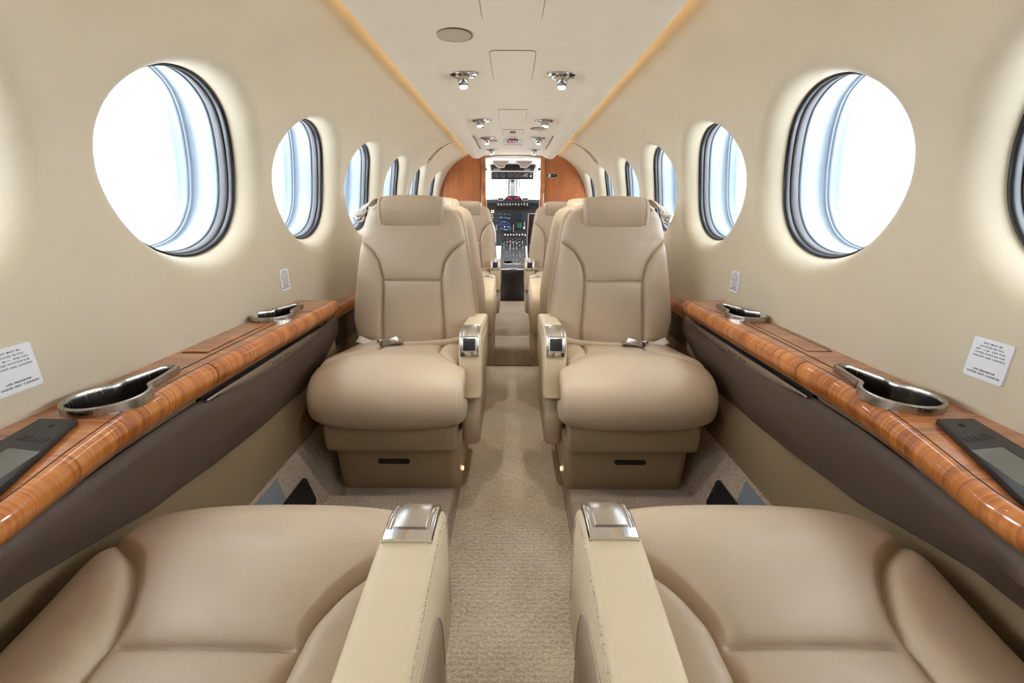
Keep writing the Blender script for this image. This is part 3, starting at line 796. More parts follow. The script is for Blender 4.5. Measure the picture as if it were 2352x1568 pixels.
    part('side_piping', tube([(.2535, a, b) for a, b in pk], .0016, 6), M['leather'], ar)
    poly = [(a, b) for a, b in pk]+[(.50, .30)]
    part('side_pocket', fixn(prism([(a, b) for a, b in poly], lambda u, v, dd: (.2518+dd, u, v), -.004, .0022, .001, 1)), M['leather_b'], ar, auto=40)
    # small amber aisle lamp low on the plinth
    for ya in (.13, .47): part('aisle_lamp', box(.190, .1935, ya, ya+.012, .045, .054, .001, 1), M['amber'], pl, auto=40)
    # lap belt: leather sleeve, buckle, webbing
    sl = smooth_path([(.19, .37, .412), (.13, .352, .400), (.05, .335, .397), (-.03, .318, .396)], 30)
    rings = []
    for p in sl: rings.append([(p[0], p[1]+a*.0045+b*.003, p[2]+b*.0095-a*.001) for a, b in [(math.cos(q), math.sin(q)) for q in np.linspace(0, 2*PI, 14, endpoint=False)]])
    bl = part('belt_sleeve', fixn(loft(rings)), M['leather'])
    m = Matrix.Translation((-.046, .312, .410)) @ Matrix.Rotation(math.radians(-22 if s > 0 else -18), 4, 'Y') @ Matrix.Rotation(math.radians(-12), 4, 'Z') @ Matrix.Rotation(math.radians(-35), 4, 'X')
    bu = part('buckle', xf(join(box(-.033, .027, -.018, .018, -.0095, .0095, .003, 2)), m), M['nickel'], auto=50)
    for xr in (-.022, .014): part('buckle_rivet', xf(lathe([(.0022, -.0175), (.0022, -.0182), (.001, -.0186)], (xr, 0, 0), 'Y', 12), m), M['chrome'], bu)
    part('buckle_opening', xf(box(-.0345, -.032, -.013, .013, -.0065, .0065), m), M['jet'], bu, False)
    m2 = Matrix.Translation((-.092, .318, .402)) @ Matrix.Rotation(math.radians(-48), 4, 'Y') @ Matrix.Rotation(math.radians(-35), 4, 'X')
    part('latch_tongue', xf(join(box(-.017, .017, -.015, .015, -.002, .002, .001, 1), lathe([(.0045, -.016), (.0045, .016)], (.006, 0, .003), 'Y', 14)), m2), M['chrome'], auto=50)
    wb = smooth_path([(-.100, .322, .402), (-.125, .335, .394), (-.155, .352, .398), (-.185, .372, .402), (-.198, .40, .39)], 22)
    rings = [[(p[0]+a*.003, p[1]+b*.018, p[2]+a*.003+b*.004) for a, b in ((-.5, -1), (.5, -1), (.5, 1), (-.5, 1))] for p in wb]
    part('webbing', fixn(loft(rings)), M['strap'], auto=40)
    # shoulder strap draped over the wall-side corner, with its metal end
    ss = smooth_path([(-.122, .500, .846), (-.130, .476, .852), (-.140, .463, .846), (-.150, .455, .834), (-.160, .451, .820)], 24)
    rings = []
    for p, w in zip(ss, np.linspace(.024, .022, len(ss))):
        rings.append([(p[0]+b*w*.8, p[1]+a*.0015, p[2]+a*.0015+b*w*.42+.002*math.sin(b*3)) for a, b in [(-1, b_) for b_ in np.linspace(-1, 1, 7)]+[(1, b_) for b_ in np.linspace(1, -1, 7)]])
    part('shoulder_strap', fixn(loft(rings)), M['strap'], auto=60)
    part('strap_roll', tube([(-.183, .446, .816), (-.168, .441, .807), (-.150, .441, .812), (-.138, .446, .826)], [.004, .007, .007, .003], 12), M['strap'])
    m3 = Matrix.Translation((-.163, .442, .800)) @ Matrix.Rotation(math.radians(-24), 4, 'Y')
    part('strap_tongue', xf(join(tube([(-.019, 0, .010), (-.018, 0, -.004), (-.010, 0, -.012), (.006, 0, -.012), (.016, 0, -.004), (.018, 0, .008)], .0024, 8), box(-.010, .010, -.001, .001, -.008, .006, .001, 1)), m3), M['chrome'], auto=50)
    return root
def hr_pn():
    P = np.array(HPath); T = np.gradient(P, axis=0); T /= np.linalg.norm(T, axis=1)[:, None]; N = np.stack([-T[:, 1], T[:, 0]], 1); return list(zip(P, N))[4:-4]
def arm_inset(o):
    P = np.array(ARMP); T = np.gradient(P, axis=0); T /= np.linalg.norm(T, axis=1)[:, None]; N = np.stack([-T[:, 1], T[:, 0]], 1)
    return (P-N*o)[4:-4]
def dup(root):
    r = root.copy(); COL.objects.link(r)
    for ch in list(root.children):
        c = ch.copy(); COL.objects.link(c); c.parent = r
        for g in list(ch.children):
            e = g.copy(); COL.objects.link(e); e.parent = c
            for h_ in list(g.children):
                q = h_.copy(); COL.objects.link(q); q.parent = e
    return r
A = build_seat(1); B = build_seat(-1)
XC = .345
seats = [  # proto, x, y of cushion front, rotation, label
    (B, -.335, .583, PI, 'tan leather seat at lower left, seen from above, its nickel-capped arm along the aisle'),
    (A, .335, .588, PI, 'tan leather seat at lower right, seen from above, its nickel-capped arm along the aisle'),
    (A, -XC, 1.03, 0, 'large tan leather seat facing the camera left of the aisle, belt buckled across it'),
    (B, XC+.003, 1.03, 0, 'large tan leather seat facing the camera right of the aisle, belt lying across it'),
    (B, -.338, 2.36, PI, 'tan seat turned away, back to back with the large left facing seat'),
    (A, .338, 2.36, PI, 'tan seat turned away, back to back with the large right facing seat'),
    (A, -.338, 2.745, 0, 'small distant tan seat facing the camera before the left wood bulkhead'),
    (B, .338, 2.745, 0, 'small distant tan seat facing the camera before the right wood bulkhead')]
used = set()
made = [dup(pr) if k not in (2, 3) else pr for k, (pr, *_) in enumerate(seats)]
for o, (pr, x, y, rz, lab) in zip(made, seats):
    o.location = (x, y, H+ZO); o.rotation_euler[2] = rz
    tag(o, lab, 'seat', 'cabin seats')
    if y < .6:      # the two nearest seats are reclined, their backs lie behind the picture
        R_ = Matrix.Translation((0, .43, .38)) @ Matrix.Rotation(math.radians(-26), 4, 'X') @ Matrix.Translation((0, -.43, -.38))
        for ch in list(o.children):
            if ch.name.split('.')[0] in ('belt_sleeve', 'buckle', 'latch_tongue', 'webbing'):
                for g in list(ch.children): bpy.data.objects.remove(g)
                bpy.data.objects.remove(ch); continue
            if ch.name.split('.')[0] in ('backrest', 'back_shell', 'headrest', 'shoulder_strap', 'strap_roll', 'strap_tongue'): ch.matrix_local = R_

# ------------------------------------------------------------------ ceiling fittings
def reading_light(x, y, tilt, label, side):
    zc = .4275; K = 1.35; q = 1 if 2 < y < 2.6 else -1
    t = thing('reading_light', label, 'reading light', (x, y, zc), 'ceiling reading lights')
    f = lambda u, v, d: (x+u*K, y+v*K, zc-d)
    el = lambda a_, b_, cx, cy: [(a_*math.cos(a)+cx, b_*math.sin(a)+cy) for a in np.linspace(0, 2*PI, 32, endpoint=False)]
    obj('base_plate', fixn(join(prism(el(.037, .019, -.002*side, .010*q), f, -.004, .003, .001, 1), prism(el(.031, .016, .004*side, -.018*q), f, -.004, .0032, .001, 1))), M['fixture'], t, auto=40)
    obj('socket', lathe([(.021, .002), (.019, -.0034), (.012, -.0034)], (x+.019*side*K, y+.006*q, zc)), M['jet'], t, auto=40)
    obj('air_nozzle', fixn(join(lathe([(.027, .001), (.026, -.006), (.0185, -.012), (.0185, -.028), (.016, -.031), (.016, -.022), (.004, -.022)], (x, y+.012*q, zc)), *[lathe([(.0035, 0), (.0035, -.009)], (x+.0225*math.cos(a), y+.012*q+.0225*math.sin(a), zc), 'Z', 10) for a in (3.6, 5.8, 1, 2.4)])), M['fixture'], t, auto=40)
    m = Matrix.Translation((x+.006*side, y-.028*q, zc-.004)) @ Matrix.Rotation(math.radians(-9), 4, 'X') @ Matrix.Rotation(math.radians(tilt), 4, 'Y')
    lamp = obj('lamp_head', xf(join(lathe([(.022, .004), (.022, -.003), (.0165, -.007), (.0165, -.027), (.015, -.029)], (0, 0, 0)), *[lathe([(.003, 0), (.003, -.006)], (.0195*math.cos(a), .0195*math.sin(a), 0), 'Z', 10) for a in (3.6, 5.8, 1, 2.4)]), m), M['fixture'], t, auto=40)
    obj('lens', xf(prism(rrect(0, 0, .024, .024, .008), lambda u, v, d: ((u+v)*.7071, (v-u)*.7071, -.0285-d), 0, .003, .001, 1), m), M['lens'], lamp, auto=40)
    L = bpy.data.lights.new('reading_lamp_light', 'SPOT'); L.energy = 5 if y < 1 else 5 if y < 2 else 3.4 if y < 2.6 else 1.5; L.spot_size = math.radians(75); L.spot_blend = .7; L.shadow_soft_size = .012; L.color = (1, .93, .82)
    lo = bpy.data.objects.new('reading_lamp_light', L); COL.objects.link(lo); lo.parent = t; lo.location = (.006*side, -.028*q-.010, -.045); lo.rotation_euler = (math.radians(8), 0, 0)
rows = [(.80, 'out of view'), (1.665, 'nearest'), (2.485, 'second'), (3.08, 'third'), (3.69, 'farthest')]
for y, w_ in rows:
    for s in (-1, 1):
        if y < 1: reading_light(s*.168-.003, y, s*6, 'polished ceiling reading light over the %s near seat, beyond the picture top' % ('left' if s < 0 else 'right'), s); continue
        reading_light(s*.168-.003, y, s*6, '%s polished reading light on the %s side of the ceiling' % (w_, 'left' if s < 0 else 'right'), s)
def hatch(cx, y0, y1, w, label, r=.018, extra=None):
    zc = .4292
    t = thing('ceiling_hatch', label, 'access panel', (cx, (y0+y1)/2, zc), 'flush ceiling panels')
    f = lambda u, v, d: (cx+u, (y0+y1)/2+v, zc-d)
    h = y1-y0
    obj('gap', fixn(prism(rrect(0, 0, w, h, r), f, -.003, .0005)), M['line'], t, False)
    obj('cover', fixn(prism(rrect(0, 0, w-.0024, h-.0024, r-.0012), f, -.003, .0011, .0004, 1)), M['ceiling'], t, True, auto=40)
    return t, f
hatch(-.004, .93, 1.225, .144, 'wide flush panel at top of picture in the ceiling centre')
hatch(-.003, 1.432, 1.745, .137, 'flush panel in the ceiling between the nearest reading lights')
hatch(-.003, 2.225, 2.52, .137, 'flush panel in the ceiling between the second pair of reading lights', .004)
t, f = hatch(-.002, 2.772, 2.948, .126, 'small flush ceiling panel with two vents before the exit sign', .01)
obj('vent', fixn(join(*[prism(rrect(0, v, .036, .018, .008), f, .001, .0032) for v in (-.022, .018)])), M['line'], t, False)
hatch(-.002, 3.41, 3.70, .135, 'flush ceiling panel between the farthest reading lights', .02)
def speaker(x, y, r, label):
    t = thing('ceiling_speaker', label, 'speaker', (x, y, .4265), 'round ceiling speakers')
    obj('rim', lathe([(r+.0025, .004), (r+.0025, -.0002), (r, -.0008), (r, .004)], (x, y, .4268), n=48), M['line'], t)
    obj('grille', lathe([(r, .002), (r-.001, -.0008), (r*.5, -.0012), (.001, -.0014)], (x, y, .4268), n=48), M['grille'], t)
speaker(-.157, 1.313, .046, 'round cloth speaker in ceiling near top of picture')
speaker(.147, 2.738, .045, 'flat round ceiling speaker right of centre past the second reading lights')
speaker(-.156, 3.234, .045, 'flat round ceiling speaker left of the exit sign')
# exit sign
t = thing('exit_sign', 'white sign with red EXIT letters hanging from ceiling over the aisle', 'sign', (-.003, 3.07, .43))
f = lambda u, v, d: (-.003+u, 3.07-d, .404+v)
obj('plate', fixn(prism(rrect(0, 0, .128, .030, .008), f, -.004, .004, .001, 1)), M['white'], t, auto=40)
obj('bracket', box(-.03, .024, 3.066, 3.082, .412, .4299), M['white'], t, False)
obj('lettering', text('EXIT', .026, lambda u, v, d: f(u*1.35, v-.001, .0045+d), .0004, 1.1, .0006), M['red'], t, False)
# seams in the ceiling panel ahead of the second reading lights
sv = []
for s in (-1, 1):
    sv.append(box(s*.247-.001, s*.247+.001, 2.905, 3.53, .410, .4188))
obj('trim_9', join(*sv), M['line'], None, False, None, 'structure')
# curved panel joints on the lining (rings round the section)
def ring_line(y, side, s0, s1, off=-.0006, w=.0012):
    n = 60; rr = []
    for k in range(n):
        s = s0+(s1-s0)*k/(n-1); rr.append([wallP(y-w/2, s, off, side), wallP(y+w/2, s, off, side)])
    return loft(rr, False, False)
def near_win(y, side): return any(abs(y-c) < RY*1.3 for c in WC[side])
obj('trim_10', join(ring_line(2.862, -1, s_of_z(-.28), SL*.97), ring_line(2.885, 1, s_of_z(-.28), SL*.97), ring_line(3.44, -1, s_of_z(-.28), SL*.97), ring_line(3.485, 1, s_of_z(-.28), SL*.97)), M['grille'], None, True, (0, 3, .2), 'structure')
# emergency grab handles in the lining, left and right
M['recess'] = plain('handle_recess', lin(128, 116, 98), .6)
def grab(side):
    y0 = 3.16 if side < 0 else 3.19; w_ = 'left' if side < 0 else 'right'
    t = thing('grab_handle', 'long recessed handle in the curved lining above the far %s windows' % w_, 'handle', wallP(y0, s_of_z(.38), 0, side), 'recessed lining handles')  # grab handle set in the lining
    s0, s1 = s_of_z(.285), s_of_z(.425)
    def patch(a0, a1, b0, b1, off, n=20):
        R = []
        for k in range(n):
            s = a0+(a1-a0)*k/(n-1); y = y0; q = k/(n-1)
            R.append([wallP(y+b0(q), s, 0.004, side), wallP(y+b0(q), s, off, side), wallP(y+b1(q), s, off, side), wallP(y+b1(q), s, 0.004, side)])
        return fixn(loft(R))
    rd = lambda q: .052*(1-abs(2*q-1)**6)**(1/4.)
    obj('outline', patch(s0-.012, s1+.004, lambda q: -rd(q)-.003, lambda q: rd(q)+.003, -.0006), M['line'], t)
    obj('bezel', patch(s0-.010, s1+.002, lambda q: -rd(q), lambda q: rd(q), -.003), M['ceiling'], t)
    hd = lambda q: .020+.012*(q > .0)*(1 if q < .55 else 0)
    obj('recess', patch(s0+.014, s1-.004, lambda q: -.036+.02*(q > .55), lambda q: .020, -.0036), M['recess'], t)
    obj('grip', patch(s0+.02, s0+.085, lambda q: -.028, lambda q: -.006, -.010), M['grille'], t)
    obj('warning_label', patch(s1-.038, s1-.014, lambda q: -.014, lambda q: .016, -.0048, 6), M['darkbrown'], t)
    obj('label_text', patch(s1-.033, s1-.019, lambda q: -.008, lambda q: .010, -.0054, 4), M['white'], t)
grab(-1); grab(1)

# ------------------------------------------------------------------ rear bulkhead behind the camera
obj('wall_back', box(-.72, .72, Y_BACK-.03, Y_BACK, -.98, .66), M['wall'], None, False, (0, Y_BACK, -.9), 'structure')
# ------------------------------------------------------------------ forward bulkhead: two wooden partitions
def lining_poly(side, z0):
    out = []
    for x, z in LPS[::4]:
        if z >= z0: out.append((side*(x+.02), z))
    return out
for s, w_ in ((-1, 'left'), (1, 'right')):
    cx = s*.252
    inner = [(s*.247, .448), (s*.247, .06), (s*.235, -.03), (s*.185, -.19), (s*.185, -.92)]
    outer = [(s*.66, -.92), (s*.70, -.5), (s*.70, -.30)]+[(s*(x+.02), z) for x, z in LPS[::5] if z > -.30]
    poly = inner+outer if s > 0 else inner+outer
    t = thing('bulkhead_partition', 'glossy figured wood bulkhead %s of the cockpit doorway' % w_, 'partition', (s*.45, Y_FRONT, -.92))
    f = lambda u, v, d: (u, Y_FRONT+d, v)
    obj('panel', fixn(prism(poly, f, 0, .022)), M['panelwood'], t, False)
    jam = [(s*.287, .44), (s*.287, -.02), (s*.262, -.12), (s*.215, -.25), (s*.215, -.92), (s*.183, -.92), (s*.183, -.19), (s*.238, -.03), (s*.244, .06), (s*.244, .44)]
    obj('door_jamb', fixn(prism(jam if s < 0 else jam[::-1], f, -.010, .05, .003, 2)), M['wood'], t, True, auto=40)
    obj('seam', fixn(prism([(s*.2865, .44), (s*.2885, .44), (s*.2885, -.02), (s*.2865, -.02)], f, -.0106, .0)), M['jet'], t, False)
    obj('light_edge', tube([(s*.243, Y_FRONT-.011, .07), (s*.236, Y_FRONT-.011, -.03), (s*.182, Y_FRONT-.011, -.19), (s*.181, Y_FRONT-.011, -.4)], .003, 6), M['lightgrey'], t)
# small latch plate on the right partition
t = thing('indicator_plate', 'small dark oval plate with red and white dial on right wood bulkhead', 'plate', (.348, Y_FRONT-.002, .26))
f = lambda u, v, d: (.348+u, Y_FRONT-d, .26+v)
obj('rim', fixn(prism([(.053*math.copysign(abs(math.cos(a))**.8, math.cos(a)), .0185*math.copysign(abs(math.sin(a))**.8, math.sin(a))) for a in np.linspace(0, 2*PI, 40, endpoint=False)], f, -.001, .003, .001, 1)), M['nickel'], t, auto=40)
obj('plate', fixn(prism([(.049*math.copysign(abs(math.cos(a))**.8, math.cos(a)), .015*math.copysign(abs(math.sin(a))**.8, math.sin(a))) for a in np.linspace(0, 2*PI, 40, endpoint=False)], f, 0, .004)), M['black'], t, False)
obj('dial', lathe([(.0125, -.0045), (.0125, 0)], (.348-.023, Y_FRONT, .26), 'Y', 24), M['white'], t, auto=40)
obj('red_mark', fixn(prism([(-.028, -.001), (-.020, -.006), (-.014, -.002), (-.022, .002)], f, .0045, .0052)), M['red'], t, False)
obj('lettering', text('PRESS', .008, lambda u, v, d: f(u+.016, v, .0042+d), .0002), M['lightgrey'], t, False)
# header over the doorway
obj('trim_11', fixn(join(prism([(-.25, .405), (-.12, .418), (0, .421), (.12, .418), (.25, .405), (.25, .50), (-.25, .50)], lambda u, v, d: (u, Y_FRONT+.01+d, v), 0, .12, .003),
     box(-.75, -.45, Y_FRONT+.025, Y_FRONT+.03, .44, .9), box(.45, .75, Y_FRONT+.025, Y_FRONT+.03, .44, .9), box(-.62, .62, Y_FRONT+.0, Y_FRONT+.02, .455, .70))), M['beige'], None, False, None, 'structure')

# ------------------------------------------------------------------ cockpit
YP = 5.25
def A3(px, py, Y): p = at(px, py, Y); return (p.x, p.y, p.z)
def quad(px0, py0, px1, py1, Y, d0=0.0, d1=.004, bev=0):
    a, b = A3(px0, py1, Y), A3(px1, py0, Y); return box(min(a[0], b[0]), max(a[0], b[0]), Y-d1, Y-d0, min(a[2], b[2]), max(a[2], b[2]), bev, 2)
# shell: sides, roof, floor of the flight deck; windows are the open glazing above the sills
obj('wall_cockpit', join(box(-.74, -.70, 4.10, 5.6, -.98, .12), box(.70, .74, 4.10, 5.6, -.98, .12), box(-.74, .74, 5.6, 5.64, -.98, .10)), M['lightgrey'], None, False, (0, 5.6, -.9), 'structure')
obj('trim_12', join(loft([[(x, y, z) for x, z in ((-.72, .10), (-.66, .30), (-.45, .44), (0, .50), (.45, .44), (.66, .30), (.72, .10))] for y in (4.08, 4.62)], False, False),
    box(-.66, -.60, 4.60, 4.66, .05, .36), box(.60, .66, 4.60, 4.66, .05, .36)), M['lightgrey'], None, True, (0, 4.3, .5), 'structure', 40)
roofp = [(-.50, .435), (-.2, .455), (.2, .455), (.50, .435)]
obj('trim_13', fixn(loft([[(x, 4.60, z) for x, z in roofp]+[(x, 4.60, z+.05) for x, z in roofp[::-1]], [(x*.95, 5.0, z-.06) for x, z in roofp]+[(x*.95, 5.0, z-.01) for x, z in roofp[::-1]]])), M['lightgrey'], None, False, (0, 4.8, .45), 'structure')
# windscreen: glazing between the posts
w = obj('window_%d' % (wn+1), fixn(join(loft([[(-.62, 5.0, .38), (-.02, 5.0, .40), (.02, 5.0, .40), (.62, 5.0, .38)], [(-.66, 5.56, .06), (-.02, 5.70, .06), (.02, 5.70, .06), (.66, 5.56, .06)]], False, False))), M['glass'], None, False, (0, 5.4, .06), 'structure')
M['postwhite'] = plain('white_post_trim', lin(242, 242, 240), .4)
post = [A3(1170.5, 411, 5.0), A3(1184.5, 411, 5.0), A3(1184.0, 449, 5.62), A3(1172.0, 449, 5.62)]
def bar(p, q, w0, w1, dpt): return fixn(loft([[(p[0]-w0, p[1], p[2]), (p[0]+w0, p[1], p[2]), (p[0]+w0, p[1]+dpt, p[2]), (p[0]-w0, p[1]+dpt, p[2])], [(q[0]-w1, q[1], q[2]), (q[0]+w1, q[1], q[2]), (q[0]+w1, q[1]+dpt, q[2]), (q[0]-w1, q[1]+dpt, q[2])]]))
obj('centre_post', bar(A3(1177.5, 408, 5.02), A3(1177.5, 452, 5.6), .034, .030, .03), M['postwhite'], w, False)
obj('post_seal', join(bar(A3(1168.8, 410, 5.03), A3(1168.8, 452, 5.62), .010, .009, .02), bar(A3(1187, 410, 5.03), A3(1186, 452, 5.62), .008, .007, .02)), M['sleeve2'], w, False)
obj('defrost_strip', join(bar(A3(1164, 410, 5.05), A3(1161.5, 450, 5.64), .005, .005, .01), bar(A3(1193, 410, 5.05), A3(1194.5, 450, 5.64), .005, .005, .01)), M['sleeve'], w, False)
# overhead panel
YO = 4.85
t = thing('overhead_panel', 'black overhead switch panel with row of round gauges above windscreen', 'instrument panel', A3(1177, 405, YO))
P = [A3(1125, 372, YO)[::2], A3(1231, 372, YO)[::2], A3(1227, 393, YO)[::2], A3(1129, 393, YO)[::2]]
fo = lambda u, v, d: (u, YO+d, v)
obj('switch_board', fixn(prism([(p[0], p[1]) for p in P][::-1], fo, .0, .03, .002, 1)), M['panel'], t, False)
obj('frame', join(bar(A3(1124.5, 372, YO), A3(1129, 411, YO), .008, .008, .03), bar(A3(1232, 372, YO), A3(1228, 411, YO), .008, .008, .03), quad(1128, 392.2, 1228, 394.8, YO, -.02, .012)), M['lightgrey'], t, False)
sw = []
random.seed(3)
for r_ in range(4):
    for c_ in range(9-r_):
        px = 1178+(c_-(8-r_)/2)*6.4; py = 377+r_*3.6
        if abs(px-1178) < 13+ (py-376)*1.6: sw.append(lathe([(.004, -.012), (.006, 0)], A3(px, py, YO-.001), 'Y', 8))
for q in sw: obj('toggle_switch', q, M['black'], t)
obj('white_marks', join(*[quad(px, py, px+w_, py+.8, YO, 0, .003) for px, py, w_ in ((1134, 387.6, 17), (1134, 389.4, 14), (1204, 388, 15), (1204, 390, 13), (1170, 384, 1.4), (1177, 384, 1.4), (1184, 384, 1.4), (1146, 383, 5), (1200, 382, 5))]), M['lightgrey'], t, False)
gp = obj('gauge_strip', quad(1129.5, 395, 1225.5, 411.5, YO, -.02, .006, .004), M['black'], t, auto=40)
for px in (1139, 1154.5, 1170, 1182.2, 1194.5):
    c = A3(px, 403.2, YO-.006); g = obj('gauge', lathe([(.029, -.001), (.031, -.004), (.027, -.004), (.027, -.0015), (.001, -.0015)], c, 'Y', 28), M['panel'], gp)
    tk = []
    for a in np.linspace(-.2*PI, 1.2*PI, 9): tk.append(tube([(c[0]+.018*math.cos(a), YO-.0085, c[2]+.018*math.sin(a)), (c[0]+.024*math.cos(a), YO-.0085, c[2]+.024*math.sin(a))], .0011, 4))
    tk.append(tube([(c[0], YO-.0085, c[2]), (c[0]+.014, YO-.0085, c[2]-.012)], .0012, 4))
    obj('gauge_marks', join(*tk), M['lightgrey'], gp)
obj('white_marks', join(quad(1217, 402, 1221.5, 406.5, YO-.006, 0, .003), quad(1205, 398.6, 1213, 399.8, YO-.006, 0, .003), *[quad(1202, 401.5+1.6*k, 1208.5, 402.3+1.6*k, YO-.006, 0, .002) for k in range(3)], quad(1210.5, 401.5, 1211.8, 406.5, YO-.006, 0, .002), quad(1217, 397.6, 1222, 398.6, YO-.006, 0, .002)), M['lightgrey'], gp, False)
# sun visors
for s, w_, x0 in ((-1, 'left', 1128), (1, 'right', 1186)):
    t = thing('sun_visor', '%s folded beige sun visor above the cockpit windscreen' % w_, 'sun visor', A3(x0+20, 366, 4.72), 'cockpit sun visors')
    pl_ = [(x0+1, 365), (x0+42, 365), (x0+40, 372), (x0+33, 377), (x0+30, 384), (x0+16, 384.5), (x0+11, 380), (x0+6, 374)]
    if s > 0: pl_ = [(2*(x0+20)-a, b) for a, b in pl_][::-1]
    pz = [A3(a, b, 4.72)[::2] for a, b in pl_]
    obj('flap', fixn(prism(pz, lambda u, v, d: (u, 4.72+d, v), 0, .012, .002, 1)), M['beige'], t, True, auto=40)
    obj('edge', tube([(p[0], 4.718, p[1]) for p in pz], .005, 6, True), M['lightgrey'], t)
# compass
t = thing('compass', 'white standby compass hanging below the overhead gauges', 'compass', A3(1177, 419, 4.95))
obj('housing', fixn(prism([A3(a, b, 4.95)[::2] for a, b in ((1170.5, 412), (1183.5, 412), (1184, 416), (1181, 422), (1177.3, 423.5), (1173.5, 422), (1171, 416))][::-1], lambda u, v, d: (u, 4.95+d, v), -.02, .03, .004, 2)), M['lightgrey'], t, True, auto=40)
obj('window', quad(1174.3, 413.8, 1180.3, 417.6, 4.93, 0, .003), M['black'], t, False)
# microphone on the left doorway edge
for s, px in ((-1, 1116), (1, 1238)):
    t = thing('door_hook', 'small dark hook high on the %s side just inside the cockpit' % ('left' if s < 0 else 'right'), 'hook', A3(px, 389, 4.3), 'cockpit hooks')
    c = A3(px, 389, 4.3); obj('arm', tube([(c[0]-s*-.03, c[1], c[2]+.015), c, (c[0], c[1], c[2]-.012)], .007, 8), M['panel'], t); obj('knob', lathe([(.004, -.014), (.012, -.008), (.012, .004), (.004, .01)], c, 'Y', 12), M['black'], t)
# glareshield and main panel
t = thing('instrument_panel', 'dark grey cockpit instrument panel with lit displays under the windscreen', 'instrument panel', A3(1177, 560, YP))
a = A3(1090, 461, YP); b = A3(1265, 565, YP)
obj('board', box(-.68, .68, YP, YP+.06, b[2], a[2]), M['panel'], t, False)
gz = A3(1177, 456, YP-.1)[2]
gs = [(-.68, gz-.05), (-.45, gz-.015), (0, gz), (.45, gz-.015), (.68, gz-.05)]
obj('glareshield', fixn(loft([[(x, y, z+dz) for x, z in gs]+[(x, y, z+dz-.035) for x, z in gs[::-1]] for y, dz in ((YP-.13, -.004), (YP-.10, 0), (YP+.35, 0))])), M['panel'], t, True, auto=40)
pz = [A3(a_, b_, YP-.14)[::2] for a_, b_ in ((1159.5, 458.7), (1160.5, 455), (1166, 449.2), (1192, 449.2), (1197, 455), (1198.3, 458.7))]
an = obj('annunciator', fixn(prism(pz[::-1], lambda u, v, d: (u, YP-.14+d, v), 0, .14, .004, 2)), M['black'], t, True, auto=40)
red = []
for x0_ in (1165.5, 1186.5):
    for i in range(2):
        for j in range(2): red.append(quad(x0_+i*2.8, 451.4+j*2.4, x0_+i*2.8+2.3, 451.4+j*2.4+2, YP-.14, 0, .003))
for x0_ in (1171, 1181.2):
    for i in range(2): red.append(quad(x0_+i*2.6, 455.9, x0_+i*2.6+2.2, 457.6, YP-.14, 0, .003))
obj('red_captions', join(*red), M['redlit'], an, False)
for x0_ in (1143.5, 1199.8):
    fr = obj('selector_unit', quad(x0_, 454.2, x0_+13, 460.2, YP-.135, -.03, .004, .002), M['lightgrey'], t, auto=40)
    obj('keys', join(quad(x0_+1, 455, x0_+6, 459.4, YP-.139, 0, .002), quad(x0_+7, 455, x0_+12, 459.4, YP-.139, 0, .002)), M['black'], fr, False)
ss_ = obj('switch_strip', quad(1138.5, 463, 1217, 473.5, YP-.02, -.03, .01, .003), M['black'], t, auto=40)
random.seed(5)
kn = []
for k, px in enumerate(np.linspace(1144.5, 1211, 11)):
    c = A3(px, 467.5+(k % 3)*.5, YP-.032)
    if k % 3 != 2: kn.append(lathe([(.012, 0), (.010, -.012), (.006, -.016)], c, 'Y', 12)); kn.append(tube([(c[0], c[1]-.003, c[2]), (c[0]+.004, c[1]-.008, c[2]-.022)], .005, 6))
    else: kn.append(box(c[0]-.012, c[0]+.012, c[1]-.004, c[1], c[2]-.008, c[2]+.010))
for q in kn: obj('knob', q, M['lightgrey'], ss_)
obj('recess', quad(1140, 474, 1216, 482, YP, 0, .006), M['jet'], t, False)
mf = obj('main_display', quad(1142, 486.3, 1177, 533, YP, -.01, .012, .003), M['black'], t, auto=40)
YS = YP-.0125
obj('screen', quad(1144.2, 488.2, 1175.2, 531.2, YS, 0, .001), M['screen'], mf, False)
def arcpx(cx, cy, r, a0, a1, n=20): return [A3(cx+r*math.cos(math.radians(a)), cy-r*math.sin(math.radians(a)), YS-.003) for a in np.linspace(a0, a1, n)]
obj('map_arcs', join(tube(arcpx(1159, 521, 12.5, 15, 165), .0022, 4), tube(arcpx(1159, 521, 6.5, 10, 190), .0018, 4), tube(arcpx(1159, 522, 9, -60, 20), .0018, 4)), M['violet'], mf)
obj('data_text', join(*[quad(x_, y_, x_+w_, y_+h_, YS-.001, 0, .0015) for x_, y_, w_, h_ in ((1147, 497.5, 3, 4), (1152, 497.5, 3, 4), (1159, 498, 3.4, 2.4), (1144.8, 507, 2.5, 1), (1151, 507, 4, 1), (1148, 524, 7, 2), (1164, 519.5, 6, 2.5), (1171, 520, 2.5, 3), (1157, 509.5, 4, 1.6), (1146, 490, 3, 1), (1170.5, 525, 3.5, 2))]), M['cyan'], mf, False)
obj('green_text', join(*[quad(x_, y_, x_+w_, y_+.9, YS-.001, 0, .0015) for x_, y_, w_ in ((1145, 492, 3), (1150, 490.5, 4), (1156, 492.5, 3), (1163, 491, 4.5), (1169, 493, 4), (1145, 529.5, 5), (1168, 529.5, 5))]), M['green'], mf, False)
obj('white_text', join(*[quad(x_, y_, x_+w_, y_+.8, YS-.001, 0, .0015) for x_, y_, w_ in ((1158, 491.4, 2), (1164, 500.5, 3), (1169, 500.5, 3), (1157, 526.6, 8), (1158, 519, 2))], tube(arcpx(1159, 521, 1.2, 0, 360, 8), .002, 4)), M['white_sym'], mf, False)
